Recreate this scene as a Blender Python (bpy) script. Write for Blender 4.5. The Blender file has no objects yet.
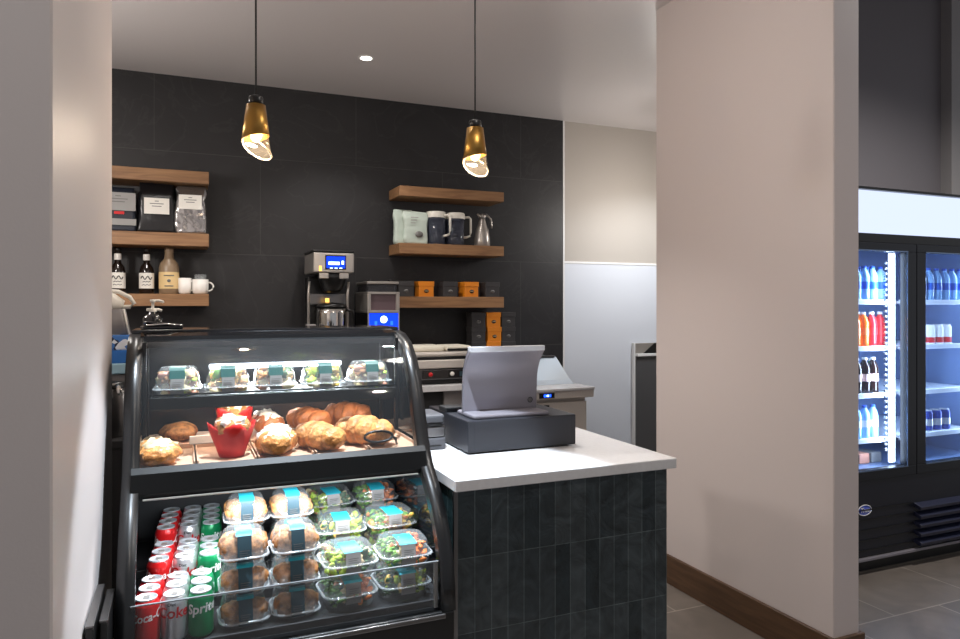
import bpy, bmesh, math, random
from mathutils import Vector, Matrix, noise

random.seed(7)
sc = bpy.context.scene
COL = sc.collection
PI = math.pi

# ------------------------------------------------------------------ materials
def new_mat(name):
    m = bpy.data.materials.new(name); m.use_nodes = True
    nt = m.node_tree
    b = nt.nodes.get('Principled BSDF')
    return m, nt, b

def s2l(c):
    return tuple(((x/12.92) if x <= .04045 else ((x+.055)/1.055)**2.4) for x in [v/255 for v in c])

def mat(name, rgb, rough=.5, metal=0., spec=.5, emit=None, estr=0., noise_amt=0., nscale=8., bump=0., bscale=40., coat=0., trans=0., sss=0.):
    """rgb in 0-255 sRGB; optional tonal noise and bump."""
    m, nt, b = new_mat(name)
    c = s2l(rgb)
    b.inputs['Base Color'].default_value = (*c, 1)
    b.inputs['Roughness'].default_value = rough
    b.inputs['Metallic'].default_value = metal
    b.inputs['Specular IOR Level'].default_value = spec
    b.inputs['Coat Weight'].default_value = coat
    if trans: b.inputs['Transmission Weight'].default_value = trans
    if emit:
        b.inputs['Emission Color'].default_value = (*s2l(emit), 1)
        b.inputs['Emission Strength'].default_value = estr
    tc = None
    if noise_amt or bump:
        tc = nt.nodes.new('ShaderNodeTexCoord')
    if noise_amt:
        n = nt.nodes.new('ShaderNodeTexNoise'); n.inputs['Scale'].default_value = nscale; n.inputs['Detail'].default_value = 5
        nt.links.new(tc.outputs['Object'], n.inputs['Vector'])
        r = nt.nodes.new('ShaderNodeValToRGB')
        lo = tuple(max(0, x*(1-noise_amt)) for x in c); hi = tuple(min(1, x*(1+noise_amt)) for x in c)
        r.color_ramp.elements[0].position = .3; r.color_ramp.elements[1].position = .7
        r.color_ramp.elements[0].color = (*lo, 1); r.color_ramp.elements[1].color = (*hi, 1)
        nt.links.new(n.outputs['Fac'], r.inputs['Fac']); nt.links.new(r.outputs['Color'], b.inputs['Base Color'])
    if bump:
        n2 = nt.nodes.new('ShaderNodeTexNoise'); n2.inputs['Scale'].default_value = bscale
        nt.links.new(tc.outputs['Object'], n2.inputs['Vector'])
        bp = nt.nodes.new('ShaderNodeBump'); bp.inputs['Strength'].default_value = bump; bp.inputs['Distance'].default_value = .01
        nt.links.new(n2.outputs['Fac'], bp.inputs['Height']); nt.links.new(bp.outputs['Normal'], b.inputs['Normal'])
    return m

def clear_mat(name, tint=(1, 1, 1), ior=1.45, rough=.05, haze=0., hazecol=(.8, .85, .9)):
    """thin clear sheet: straight-through light plus a fresnel reflection, optionally a little milky."""
    m = bpy.data.materials.new(name); m.use_nodes = True
    nt = m.node_tree; nt.nodes.clear()
    out = nt.nodes.new('ShaderNodeOutputMaterial')
    tr = nt.nodes.new('ShaderNodeBsdfTransparent'); tr.inputs['Color'].default_value = (*tint, 1)
    gl = nt.nodes.new('ShaderNodeBsdfGlossy'); gl.inputs['Roughness'].default_value = rough
    fr = nt.nodes.new('ShaderNodeFresnel'); fr.inputs['IOR'].default_value = ior
    mx = nt.nodes.new('ShaderNodeMixShader')
    ge = nt.nodes.new('ShaderNodeNewGeometry'); iv = nt.nodes.new('ShaderNodeMath'); iv.operation = 'SUBTRACT'; iv.inputs[0].default_value = 1.; ml = nt.nodes.new('ShaderNodeMath'); ml.operation = 'MULTIPLY'
    nt.links.new(ge.outputs['Backfacing'], iv.inputs[1]); nt.links.new(fr.outputs['Fac'], ml.inputs[0]); nt.links.new(iv.outputs[0], ml.inputs[1])
    nt.links.new(ml.outputs[0], mx.inputs['Fac']); nt.links.new(tr.outputs[0], mx.inputs[1]); nt.links.new(gl.outputs[0], mx.inputs[2])
    last = mx
    if haze:
        df = nt.nodes.new('ShaderNodeBsdfDiffuse'); df.inputs['Color'].default_value = (*hazecol, 1)
        m2 = nt.nodes.new('ShaderNodeMixShader'); m2.inputs['Fac'].default_value = haze
        nt.links.new(mx.outputs[0], m2.inputs[1]); nt.links.new(df.outputs[0], m2.inputs[2]); last = m2
    nt.links.new(last.outputs[0], out.inputs['Surface'])
    return m

def emit_mat(name, rgb, strength):
    m = bpy.data.materials.new(name); m.use_nodes = True
    nt = m.node_tree; nt.nodes.clear()
    out = nt.nodes.new('ShaderNodeOutputMaterial'); e = nt.nodes.new('ShaderNodeEmission')
    e.inputs['Color'].default_value = (*s2l(rgb), 1); e.inputs['Strength'].default_value = strength
    nt.links.new(e.outputs[0], out.inputs['Surface'])
    return m

def tile_mat(name, c1, c2, grout, bw, rh, mortar, axes, offset=.5, rough=.5, origin=(0, 0), vein=0., veincol=(90, 88, 88), bias=0., bump=.0, nz=.15, nscale=6., wob=0.):
    """flat tiles: brick pattern in real metres on two object axes."""
    m, nt, b = new_mat(name)
    tc = nt.nodes.new('ShaderNodeTexCoord'); sp = nt.nodes.new('ShaderNodeSeparateXYZ'); cb = nt.nodes.new('ShaderNodeCombineXYZ')
    nt.links.new(tc.outputs['Object'], sp.inputs[0])
    for k, (a, o) in enumerate(zip(axes, origin)):
        ad = nt.nodes.new('ShaderNodeMath'); ad.operation = 'SUBTRACT'; ad.inputs[1].default_value = o
        nt.links.new(sp.outputs[a], ad.inputs[0]); nt.links.new(ad.outputs[0], cb.inputs[k])
    br = nt.nodes.new('ShaderNodeTexBrick'); br.offset = offset; br.squash = 1
    br.inputs['Scale'].default_value = 1; br.inputs['Brick Width'].default_value = bw; br.inputs['Row Height'].default_value = rh
    br.inputs['Mortar Size'].default_value = mortar; br.inputs['Mortar Smooth'].default_value = .1; br.inputs['Bias'].default_value = bias
    br.inputs['Color1'].default_value = (*s2l(c1), 1); br.inputs['Color2'].default_value = (*s2l(c2), 1); br.inputs['Mortar'].default_value = (*s2l(grout), 1)
    nt.links.new(cb.outputs[0], br.inputs['Vector'])
    n = nt.nodes.new('ShaderNodeTexNoise'); n.inputs['Scale'].default_value = nscale; n.inputs['Detail'].default_value = 6; n.inputs['Distortion'].default_value = 1.5
    nt.links.new(tc.outputs['Object'], n.inputs['Vector'])
    mr = nt.nodes.new('ShaderNodeMapRange'); mr.inputs['To Min'].default_value = 1-nz; mr.inputs['To Max'].default_value = 1+nz
    mr.inputs['From Min'].default_value = .3; mr.inputs['From Max'].default_value = .7
    nt.links.new(n.outputs['Fac'], mr.inputs['Value'])
    mul = nt.nodes.new('ShaderNodeVectorMath'); mul.operation = 'SCALE'
    nt.links.new(br.outputs['Color'], mul.inputs[0]); nt.links.new(mr.outputs[0], mul.inputs['Scale'])
    col = mul.outputs[0]
    if vein:
        w = nt.nodes.new('ShaderNodeTexNoise'); w.inputs['Scale'].default_value = 1.6; w.inputs['Detail'].default_value = 8; w.inputs['Distortion'].default_value = 2.5
        nt.links.new(tc.outputs['Object'], w.inputs['Vector'])
        rp = nt.nodes.new('ShaderNodeValToRGB'); e = rp.color_ramp.elements
        e[0].position = .48; e[0].color = (0, 0, 0, 1); e[1].position = .5; e[1].color = (1, 1, 1, 1); e2 = e.new(.52); e2.color = (0, 0, 0, 1)
        nt.links.new(w.outputs['Fac'], rp.inputs['Fac'])
        ms = nt.nodes.new('ShaderNodeMath'); ms.operation = 'MULTIPLY'; ms.inputs[1].default_value = vein
        nt.links.new(rp.outputs['Color'], ms.inputs[0])
        mix = nt.nodes.new('ShaderNodeMix'); mix.data_type = 'RGBA'
        mix.inputs['B'].default_value = (*s2l(veincol), 1)
        nt.links.new(ms.outputs[0], mix.inputs['Factor']); nt.links.new(col, mix.inputs['A']); col = mix.outputs['Result']
    nt.links.new(col, b.inputs['Base Color'])
    b.inputs['Roughness'].default_value = rough
    bp = nt.nodes.new('ShaderNodeBump'); bp.inputs['Strength'].default_value = .35; bp.inputs['Distance'].default_value = .004; bp.invert = True
    nt.links.new(br.outputs['Fac'], bp.inputs['Height'])
    if wob:
        bp2 = nt.nodes.new('ShaderNodeBump'); bp2.inputs['Strength'].default_value = wob; bp2.inputs['Distance'].default_value = .02
        nt.links.new(n.outputs['Fac'], bp2.inputs['Height']); nt.links.new(bp.outputs['Normal'], bp2.inputs['Normal'])
        nt.links.new(bp2.outputs['Normal'], b.inputs['Normal'])
    else:
        nt.links.new(bp.outputs['Normal'], b.inputs['Normal'])
    return m

def wood_mat(name, c1, c2, axis_scale=(1.2, 14, 14), rough=.5):
    m, nt, b = new_mat(name)
    tc = nt.nodes.new('ShaderNodeTexCoord'); mp = nt.nodes.new('ShaderNodeMapping'); mp.inputs['Scale'].default_value = axis_scale
    nt.links.new(tc.outputs['Object'], mp.inputs['Vector'])
    n = nt.nodes.new('ShaderNodeTexNoise'); n.inputs['Scale'].default_value = 3; n.inputs['Detail'].default_value = 6; n.inputs['Distortion'].default_value = .8
    nt.links.new(mp.outputs[0], n.inputs['Vector'])
    r = nt.nodes.new('ShaderNodeValToRGB'); r.color_ramp.elements[0].position = .3; r.color_ramp.elements[1].position = .7
    r.color_ramp.elements[0].color = (*s2l(c1), 1); r.color_ramp.elements[1].color = (*s2l(c2), 1)
    nt.links.new(n.outputs['Fac'], r.inputs['Fac']); nt.links.new(r.outputs['Color'], b.inputs['Base Color'])
    b.inputs['Roughness'].default_value = rough
    return m

M = {}
M['paint'] = mat('paint_warm_white', (205, 194, 191), .42, spec=.35, bump=.02, bscale=180)
M['paint_left'] = mat('paint_left_wall', (203, 195, 193), .45, spec=.35, bump=.02, bscale=180)
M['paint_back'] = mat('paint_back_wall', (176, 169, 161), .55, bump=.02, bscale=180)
M['panel_white'] = mat('wipe_clean_white_panel', (214, 219, 228), .35)
M['trim_white'] = mat('trim_white', (228, 228, 228), .4)
M['paint_dark'] = mat('paint_dark_grey', (116, 112, 116), .6)
M['paint_grey'] = mat('paint_mid_grey', (150, 147, 147), .6)
M['ceiling'] = mat('ceiling_white', (206, 200, 199), .28, spec=.5)
M['floor'] = tile_mat('floor_tile', (112, 104, 97), (98, 92, 88), (150, 142, 132), .61, .445, .004, (0, 1), rough=.42, origin=(2.18, 2.30), nz=.22, nscale=3.)
M['slate'] = tile_mat('slate_wall_tile', (34, 33, 35), (31, 30, 32), (56, 54, 54), 1.4, .7, .0026, (0, 2), rough=.5, origin=(.54, 1.123), vein=.25, veincol=(62, 60, 60), nz=.2, nscale=2.5)
M['counter_tile'] = tile_mat('counter_glazed_tile', (33, 42, 46), (58, 65, 68), (80, 90, 92), .0578, .237, .0012, (0, 2), offset=0, rough=.26, origin=(.802, -.048), nz=.4, nscale=11., wob=.25)
M['counter_tile_side'] = tile_mat('counter_glazed_tile_side', (40, 56, 58), (66, 82, 82), (86, 98, 98), .0578, .237, .0012, (1, 2), offset=0, rough=.2, origin=(2.075, -.048), nz=.28, nscale=14., wob=.18)
M['wood'] = wood_mat('shelf_oak', (126, 90, 60), (160, 120, 83))
M['wood_base'] = wood_mat('baseboard_wood', (70, 49, 33), (94, 68, 47), (14, 1.2, 14))
M['quartz'] = mat('quartz_white', (206, 205, 206), .22, noise_amt=.04, nscale=60)
M['black'] = mat('black_powder_coat', (13, 13, 14), .32)
M['black_gloss'] = mat('black_gloss', (14, 14, 16), .1, coat=.5)
M['black_mirror'] = mat('black_mirror_panel', (34, 38, 42), .06, metal=.55)
M['black_matte'] = mat('black_matte', (30, 30, 32), .6)
M['drawer'] = mat('drawer_charcoal', (42, 43, 49), .4)
M['steel'] = mat('brushed_steel', (182, 176, 170), .32, metal=.7)
M['steel_dark'] = mat('steel_dark', (120, 118, 118), .3, metal=1.)
M['chrome'] = mat('chrome', (215, 212, 208), .1, metal=1.)
M['alu'] = mat('anodised_silver', (140, 136, 144), .42, metal=.35)
M['alu_edge'] = mat('silver_edge', (225, 226, 232), .25, metal=.4)
M['brass'] = mat('satin_brass', (168, 128, 66), .38, metal=1.)
M['cable'] = mat('cable_black', (18, 17, 17), .6)
M['glass'] = clear_mat('clear_glass', (.97, .98, .98), 1.45, .02)
M['glass_case'] = clear_mat('case_glass', (.95, .97, .97), 1.5, .03, haze=.012)
M['glass_door'] = clear_mat('cooler_door_glass', (.78, .86, .96), 1.5, .03, haze=.035, hazecol=(.35, .5, .8))
M['acrylic'] = clear_mat('acrylic', (.86, .87, .88), 1.5, .03, haze=.03)
M['plastic'] = clear_mat('clear_plastic', (.97, .98, .98), 1.55, .12, haze=.07, hazecol=(.9, .95, .97))
M['plastic_dark'] = clear_mat('smoky_plastic', (.35, .36, .4), 1.45, .1, haze=.15, hazecol=(.3, .3, .33))
M['led'] = emit_mat('led_white', (236, 243, 255), 9.)
M['fill_led_soft'] = emit_mat('fill_led_soft', (236, 243, 255), 3.)
M['lamp_disc'] = emit_mat('lamp_disc', (255, 244, 228), 12.)
M['bulb'] = emit_mat('bulb', (255, 226, 180), 9.)
M['blue_screen'] = emit_mat('blue_screen', (20, 60, 235), 1.6)
M['blue_glow'] = emit_mat('blue_glow', (30, 80, 255), 3.)
M['white_glow'] = emit_mat('white_glow', (200, 225, 255), 4.)
M['amber_glow'] = emit_mat('amber_glow', (255, 190, 90), 2.)
M['header'] = emit_mat('header_light', (214, 226, 255), .95)
M['can_red'] = mat('can_red', (205, 28, 30), .3, metal=.25)
M['can_silver'] = mat('can_silver', (206, 206, 208), .28, metal=.7)
M['can_green'] = mat('can_green', (10, 128, 76), .3, metal=.25)
M['can_dark'] = mat('can_dark_red', (120, 20, 22), .3, metal=.25)
M['lid'] = mat('aluminium_lid', (206, 208, 211), .32, metal=.5)
M['ink_white'] = mat('ink_white', (240, 240, 238), .4)
M['ink_red'] = mat('ink_red', (200, 22, 28), .4)
M['ink_black'] = mat('ink_black', (30, 30, 32), .5)
M['ink_grey'] = mat('ink_grey', (110, 108, 106), .5)
M['teal'] = mat('label_teal', (40, 160, 178), .45)
M['teal_dark'] = mat('label_dark_green', (22, 76, 72), .45)
M['label_grey'] = mat('label_grey', (150, 148, 146), .5)
M['label_navy'] = mat('label_navy', (46, 70, 80), .45)
M['paper'] = mat('paper_white', (232, 228, 220), .6)
M['cream'] = mat('cream_label', (226, 196, 142), .55)
M['muffin'] = mat('muffin_brown', (158, 106, 60), .7, noise_amt=.6, nscale=60, bump=.4, bscale=110)
M['muffin_gold'] = mat('muffin_gold', (178, 122, 66), .65, noise_amt=.55, nscale=60, bump=.4, bscale=110)
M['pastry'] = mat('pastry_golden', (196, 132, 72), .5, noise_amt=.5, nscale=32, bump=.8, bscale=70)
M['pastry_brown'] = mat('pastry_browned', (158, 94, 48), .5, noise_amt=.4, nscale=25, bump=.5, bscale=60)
M['icing'] = mat('white_icing', (244, 238, 228), .45, bump=.3, bscale=70)
M['glaze'] = mat('pastry_glaze', (226, 200, 160), .3)
M['red_paper'] = mat('red_baking_paper', (196, 20, 16), .55)
M['parchment'] = mat('parchment_liner', (186, 150, 124), .6)
M['green'] = mat('salad_green', (92, 140, 40), .5, noise_amt=.4, nscale=50)
M['green_dark'] = mat('salad_dark_green', (48, 84, 36), .5, noise_amt=.4, nscale=50)
M['lime'] = mat('salad_lime', (172, 196, 50), .5, noise_amt=.2, nscale=50)
M['orange_food'] = mat('carrot_orange', (228, 122, 50), .5, noise_amt=.2, nscale=50)
M['yellow_food'] = mat('corn_yellow', (232, 188, 84), .5, noise_amt=.2, nscale=50)
M['pink_food'] = mat('ham_pink', (214, 150, 126), .5, noise_amt=.2, nscale=50)
M['cream_food'] = mat('bread_cream', (228, 206, 160), .6, noise_amt=.15, nscale=50)
M['orange_box'] = mat('carton_orange', (230, 136, 28), .5)
M['dark_box'] = mat('carton_charcoal', (58, 56, 57), .5)
M['mint'] = mat('bag_mint', (188, 200, 190), .4, noise_amt=.06, nscale=20)
M['bag_black'] = mat('bag_black', (20, 20, 23), .3, bump=.35, bscale=22)
M['bag_silver'] = mat('bag_silver', (165, 163, 163), .2, metal=.85, bump=1., bscale=18)
M['bag_navy'] = mat('bag_navy', (34, 40, 52), .4, bump=.3, bscale=22)
M['white_plastic'] = mat('white_plastic', (228, 224, 214), .35)
M['ceramic'] = mat('ceramic_white', (236, 232, 226), .2, coat=.3)
M['syrup'] = mat('syrup_dark', (24, 14, 10), .15)
M['tan_bottle'] = mat('tan_bottle', (138, 116, 92), .35)
M['cup_blue'] = mat('carton_blue', (38, 108, 188), .45)
M['cup_pale'] = mat('carton_pale_blue', (158, 196, 214), .45)
M['grey_plastic'] = mat('grey_plastic', (128, 124, 124), .4)
M['water'] = mat('water_bottle_plastic', (150, 196, 240), .12, spec=.6)
M['water_label'] = mat('water_label', (28, 92, 196), .4)
M['cap_blue'] = mat('cap_blue', (40, 90, 200), .4)
M['cap_white'] = mat('cap_white', (235, 235, 235), .4)
M['soda_orange'] = mat('soda_orange', (240, 120, 26), .15)
M['soda_red'] = mat('soda_red', (196, 36, 44), .15)
M['soda_dark'] = mat('soda_dark', (36, 16, 14), .12)
M['soda_green'] = mat('soda_green', (24, 130, 66), .15)
M['soda_pink'] = mat('bottle_label_pink', (226, 196, 190), .4)
M['can_blue'] = mat('can_blue', (34, 56, 140), .3, metal=.4)
M['cooler_in'] = mat('cooler_liner', (128, 150, 190), .35)
M['shelf_white'] = mat('cooler_shelf', (232, 238, 246), .35)
M['rear_panel'] = mat('rear_sliding_panel', (40, 42, 45), .15, metal=.3)
M['rim_plastic'] = clear_mat('clear_plastic_rim', (.97, .98, .98), 1.6, .15, haze=.24, hazecol=(.92, .95, .97))
M['steel_panel'] = mat('steel_panel', (214, 206, 198), .38, metal=.25)
M['sill_black'] = mat('sill_black', (5, 5, 5), .5, spec=.25)
M['printer_grey'] = mat('printer_grey', (92, 92, 96), .35, metal=.2)
M['edge_clear'] = mat('clear_edge', (120, 124, 128), .2)
M['steel_hood'] = mat('hood_steel', (186, 196, 206), .35, metal=.6)
M['mesh_panel'] = mat('mesh_panel_grey', (96, 78, 84), .5)
M['cab_dark'] = mat('cabinet_dark_grey', (80, 80, 82), .35)
M['door_black'] = mat('door_black', (9, 12, 20), .35)
M['door_edge'] = mat('door_edge_silver', (120, 140, 170), .25, metal=.8)
M['panel_navy'] = mat('cooler_panel_black', (17, 19, 30), .4)
M['panel_navy2'] = mat('cooler_louver', (38, 42, 64), .4)
M['pitcher_body'] = clear_mat('pitcher_plastic', (.62, .64, .72), 1.5, .1, haze=.22, hazecol=(.16, .18, .24))
M['fill_globe_glow'] = emit_mat('fill_globe_glow', (255, 240, 220), 4.)
M['logo_blue'] = mat('badge_blue', (62, 84, 190), .35)
M['towel'] = mat('towel_cream', (226, 220, 204), .8, bump=.3, bscale=80)

def pattern_mat():
    m, nt, b = new_mat('blue_floral_carton')
    tc = nt.nodes.new('ShaderNodeTexCoord'); v = nt.nodes.new('ShaderNodeTexVoronoi'); v.inputs['Scale'].default_value = 55
    nt.links.new(tc.outputs['Object'], v.inputs['Vector'])
    r = nt.nodes.new('ShaderNodeValToRGB'); r.color_ramp.interpolation = 'CONSTANT'
    e = r.color_ramp.elements; e[0].color = (*s2l((226, 232, 240)), 1); e[1].position = .38; e[1].color = (*s2l((24, 34, 66)), 1)
    e2 = e.new(.6); e2.color = (*s2l((64, 118, 190)), 1)
    nt.links.new(v.outputs['Distance'], r.inputs['Fac'])
    n = nt.nodes.new('ShaderNodeSeparateColor'); nt.links.new(v.outputs['Color'], n.inputs[0]); nt.links.new(n.outputs[0], r.inputs['Fac'])
    nt.links.new(r.outputs['Color'], b.inputs['Base Color'])
    return m
M['floral'] = pattern_mat()

# ------------------------------------------------------------------ mesh helpers
class MB:
    def __init__(s): s.bm = bmesh.new(); s.mi = 0
    def _mark(s, faces):
        for f in faces: f.material_index = s.mi
    def box(s, x0, x1, y0, y1, z0, z1, bev=0., seg=2, rot=None, piv=None):
        r = bmesh.ops.create_cube(s.bm, size=1.)
        vs = r['verts']
        for v in vs:
            v.co = Vector((x0+(v.co.x+.5)*(x1-x0), y0+(v.co.y+.5)*(y1-y0), z0+(v.co.z+.5)*(z1-z0)))
        fs = list({f for v in vs for f in v.link_faces})
        s._mark(fs)
        if rot:
            p = Vector(piv) if piv else Vector(((x0+x1)/2, (y0+y1)/2, (z0+z1)/2))
            for v in vs: v.co = p + rot @ (v.co-p)
        if bev:
            es = list({e for v in vs for e in v.link_edges})
            g = bmesh.ops.bevel(s.bm, geom=es, offset=min(bev, .49*min(abs(x1-x0), abs(y1-y0), abs(z1-z0))), segments=seg, affect='EDGES', profile=.5)
            s._mark(g['faces'])
        return s
    def lathe(s, prof, c=(0, 0, 0), n=24, caps=True, mat=None, sx=1., sy=1.):
        """prof: (radius, z) pairs bottom to top."""
        rings = []
        for r, z in prof:
            if r <= 1e-6: rings.append([s.bm.verts.new((c[0], c[1], c[2]+z))])
            else: rings.append([s.bm.verts.new((c[0]+r*sx*math.cos(2*PI*k/n), c[1]+r*sy*math.sin(2*PI*k/n), c[2]+z)) for k in range(n)])
        for a, b in zip(rings, rings[1:]):
            if len(a) == 1 and len(b) == 1: continue
            for k in range(n):
                k2 = (k+1) % n
                if len(a) == 1: f = s.bm.faces.new((a[0], b[k2], b[k]))
                elif len(b) == 1: f = s.bm.faces.new((a[k], a[k2], b[0]))
                else: f = s.bm.faces.new((a[k], a[k2], b[k2], b[k]))
                f.material_index = s.mi; f.smooth = True
        if caps:
            if len(rings[0]) > 1: f = s.bm.faces.new(rings[0][::-1]); f.material_index = s.mi
            if len(rings[-1]) > 1: f = s.bm.faces.new(rings[-1]); f.material_index = s.mi
        return s
    def tube(s, pts, r, n=10, closed=False, flat=1.):
        pts = [Vector(p) for p in pts]; rings = []
        N = len(pts); up = Vector((0, 0, 1))
        for i, p in enumerate(pts):
            a = pts[(i-1) % N] if (closed or i > 0) else p; b = pts[(i+1) % N] if (closed or i < N-1) else p
            t = (b-a).normalized()
            u = up if abs(t.dot(up)) < .95 else Vector((1, 0, 0))
            e1 = t.cross(u).normalized(); e2 = e1.cross(t).normalized()
            rr = r[i] if isinstance(r, (list, tuple)) else r
            rings.append([s.bm.verts.new(p+e1*rr*math.cos(2*PI*k/n)+e2*rr*flat*math.sin(2*PI*k/n)) for k in range(n)])
        pairs = list(zip(rings, rings[1:])) + ([(rings[-1], rings[0])] if closed else [])
        for a, b in pairs:
            for k in range(n):
                f = s.bm.faces.new((a[k], b[k], b[(k+1) % n], a[(k+1) % n])); f.smooth = True; f.material_index = s.mi
        if not closed:
            f = s.bm.faces.new(rings[0]); f.material_index = s.mi
            f = s.bm.faces.new(rings[-1][::-1]); f.material_index = s.mi
        return s
    def prism_x(s, poly, x0, x1, smooth=False):
        """closed polygon of (y, z) extruded along x."""
        a = [s.bm.verts.new((x0, y, z)) for y, z in poly]; b = [s.bm.verts.new((x1, y, z)) for y, z in poly]
        n = len(poly)
        fs = [s.bm.faces.new(a), s.bm.faces.new(b[::-1])]
        for k in range(n):
            f = s.bm.faces.new((a[k], b[k], b[(k+1) % n], a[(k+1) % n])); f.smooth = smooth; fs.append(f)
        s._mark(fs)
        return s
    def sheet_x(s, line, x0, x1):
        """open (y, z) line extruded along x into a thin sheet."""
        a = [s.bm.verts.new((x0, y, z)) for y, z in line]; b = [s.bm.verts.new((x1, y, z)) for y, z in line]
        for k in range(len(line)-1):
            f = s.bm.faces.new((a[k], b[k], b[k+1], a[k+1])); f.smooth = True; f.material_index = s.mi
        return s
    def blob(s, c, rx, ry, rz, amp=.15, freq=3., seed=0., sub=2, flatbase=None, rot=None):
        r = bmesh.ops.create_icosphere(s.bm, subdivisions=sub, radius=1.)
        for v in r['verts']:
            d = 1+amp*noise.noise(v.co*freq+Vector((seed*3.1, seed*1.7, seed)))+amp*.22*noise.noise(v.co*freq*2.7+Vector((seed, seed*2.3, 5)))
            p = Vector((v.co.x*rx*d, v.co.y*ry*d, v.co.z*rz*d))
            if flatbase is not None: p.z = max(p.z, flatbase)
            if rot: p = rot @ p
            v.co = Vector(c)+p
        for f in {f for v in r['verts'] for f in v.link_faces}: f.material_index = s.mi; f.smooth = True
        return s
    def rrect(s, w, d, r, z, n=4, c=(0, 0)):
        out = []
        r = min(r, w/2*.98, d/2*.98)
        for qx, qy, a0 in ((1, 1, 0), (-1, 1, PI/2), (-1, -1, PI), (1, -1, 3*PI/2)):
            for k in range(n+1):
                a = a0+PI/2*k/n
                out.append(s.bm.verts.new((c[0]+qx*(w/2-r)+r*math.cos(a), c[1]+qy*(d/2-r)+r*math.sin(a), z)))
        return out
    def loft(s, rings, cap0=False, cap1=False):
        for a, b in zip(rings, rings[1:]):
            n = len(a)
            for k in range(n):
                f = s.bm.faces.new((a[k], a[(k+1) % n], b[(k+1) % n], b[k])); f.smooth = True; f.material_index = s.mi
        if cap0: f = s.bm.faces.new(rings[0][::-1]); f.material_index = s.mi
        if cap1: f = s.bm.faces.new(rings[-1]); f.material_index = s.mi
        return s
    def build(s, name, mats, parent=None, loc=None, smooth_angle=None):
        bmesh.ops.recalc_face_normals(s.bm, faces=s.bm.faces)
        me = bpy.data.meshes.new(name); s.bm.to_mesh(me); s.bm.free()
        for m in (mats if isinstance(mats, (list, tuple)) else [mats]): me.materials.append(M[m] if isinstance(m, str) else m)
        o = bpy.data.objects.new(name, me); COL.objects.link(o)
        if parent: o.parent = parent
        if loc: o.location = loc
        return o

def tag(o, label, cat, group=None, kind=None):
    o['label'] = label; o['category'] = cat
    if group: o['group'] = group
    if kind: o['kind'] = kind
    return o

BIG = 1.16
def thing(name, label, cat, loc=(0, 0, 0), rz=0., group=None, size=1.):
    o = bpy.data.objects.new(name, None); COL.objects.link(o); o.empty_display_size = .05
    o.location = loc; o.rotation_euler = (0, 0, rz); o.scale = (size,)*3
    return tag(o, label, cat, group)

def structure(o):
    o['kind'] = 'structure'; return o

def copy_tree(o, parent=None):
    c = o.copy(); COL.objects.link(c)
    if parent: c.parent = parent
    for ch in list(o.children): copy_tree(ch, c)
    return c

def place(proto, used, loc, rz, label, group):
    """first call moves the prototype itself, later calls move a copy of it and its parts."""
    o = proto if proto.name not in used else copy_tree(proto)
    used.add(proto.name)
    o.location = loc; o.rotation_euler = (0, 0, rz); o['label'] = label
    if group: o['group'] = group
    return o
USED = set()

def text_bm(txt, size, shear=0., bold=0.):
    cu = bpy.data.curves.new('lettering', 'FONT'); cu.body = txt; cu.size = size; cu.shear = shear; cu.offset = bold
    cu.align_x = 'CENTER'; cu.align_y = 'CENTER'; cu.resolution_u = 3
    o = bpy.data.objects.new('lettering', cu); COL.objects.link(o)
    dg = bpy.context.evaluated_depsgraph_get(); dg.update()
    me = bpy.data.meshes.new_from_object(o.evaluated_get(dg))
    bm = bmesh.new(); bm.from_mesh(me)
    bpy.data.objects.remove(o); bpy.data.curves.remove(cu); bpy.data.meshes.remove(me)
    return bm

def text_flat(txt, size, loc, name, material, parent, shear=0., bold=0., sx=1.):
    """lettering standing upright and facing -y."""
    bm = text_bm(txt, size, shear, bold)
    for v in bm.verts: v.co = Vector((loc[0]+v.co.x*sx, loc[1], loc[2]+v.co.y))
    m = MB(); m.bm.free(); m.bm = bm
    return m.build(name, material, parent)

def text_round(txt, size, R, z, name, material, parent, shear=0., bold=0., sx=1., turn=0., a0=0.):
    """lettering wrapped round a vertical cylinder, facing -y; turn rotates it in the surface."""
    bm = text_bm(txt, size, shear, bold)
    ct, st = math.cos(turn), math.sin(turn)
    for v in bm.verts:
        x, y = v.co.x*sx, v.co.y
        v.co = Vector((x*ct-y*st, x*st+y*ct, 0))
    for k in range(-10, 11):
        bmesh.ops.bisect_plane(bm, geom=bm.verts[:]+bm.edges[:]+bm.faces[:], plane_co=(k*.006, 0, 0), plane_no=(1, 0, 0))
    for v in bm.verts:
        a = v.co.x/R+a0
        v.co = Vector((R*math.sin(a), -R*math.cos(a), z+v.co.y))
    m = MB(); m.bm.free(); m.bm = bm
    return m.build(name, material, parent)

# ------------------------------------------------------------------ room shell
CEIL, HIGH, BACK = 3.05, 3.75, 5.343
structure(MB().box(-3.2, 7, -3, 5.5, -.06, 0).build('floor', 'floor'))
b = MB(); b.box(-3.2, 2.44, -3, 5.5, CEIL, CEIL+.08); b.box(2.44, 5.2, 3.6, 5.5, CEIL, CEIL+.08); b.box(2.44, 2.75, 3.15, 3.6, CEIL, CEIL+.08)
structure(b.build('ceiling', 'ceiling'))
structure(MB().box(2.44, 7, -3, 3.6, HIGH, HIGH+.08).build('ceiling_lobby', 'ceiling'))
structure(MB().box(2.38, 2.5, -3, 2.02, CEIL, HIGH).build('wall_soffit', 'paint'))
structure(MB().box(-2.6, 3.047, BACK, 5.46, 0, CEIL).build('wall_back', 'slate'))
structure(MB().box(3.047, 5.1, BACK+.012, 5.46, 0, CEIL).build('wall_passage', 'paint_back'))
structure(MB().box(3.06, 5.0, BACK+.005, BACK+.012, 0, 1.82).build('wall_panel', 'panel_white'))
structure(MB().box(3.06, 5.0, BACK, BACK+.012, 1.82, 1.838, .002).build('trim_1', 'trim_white'))
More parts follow.
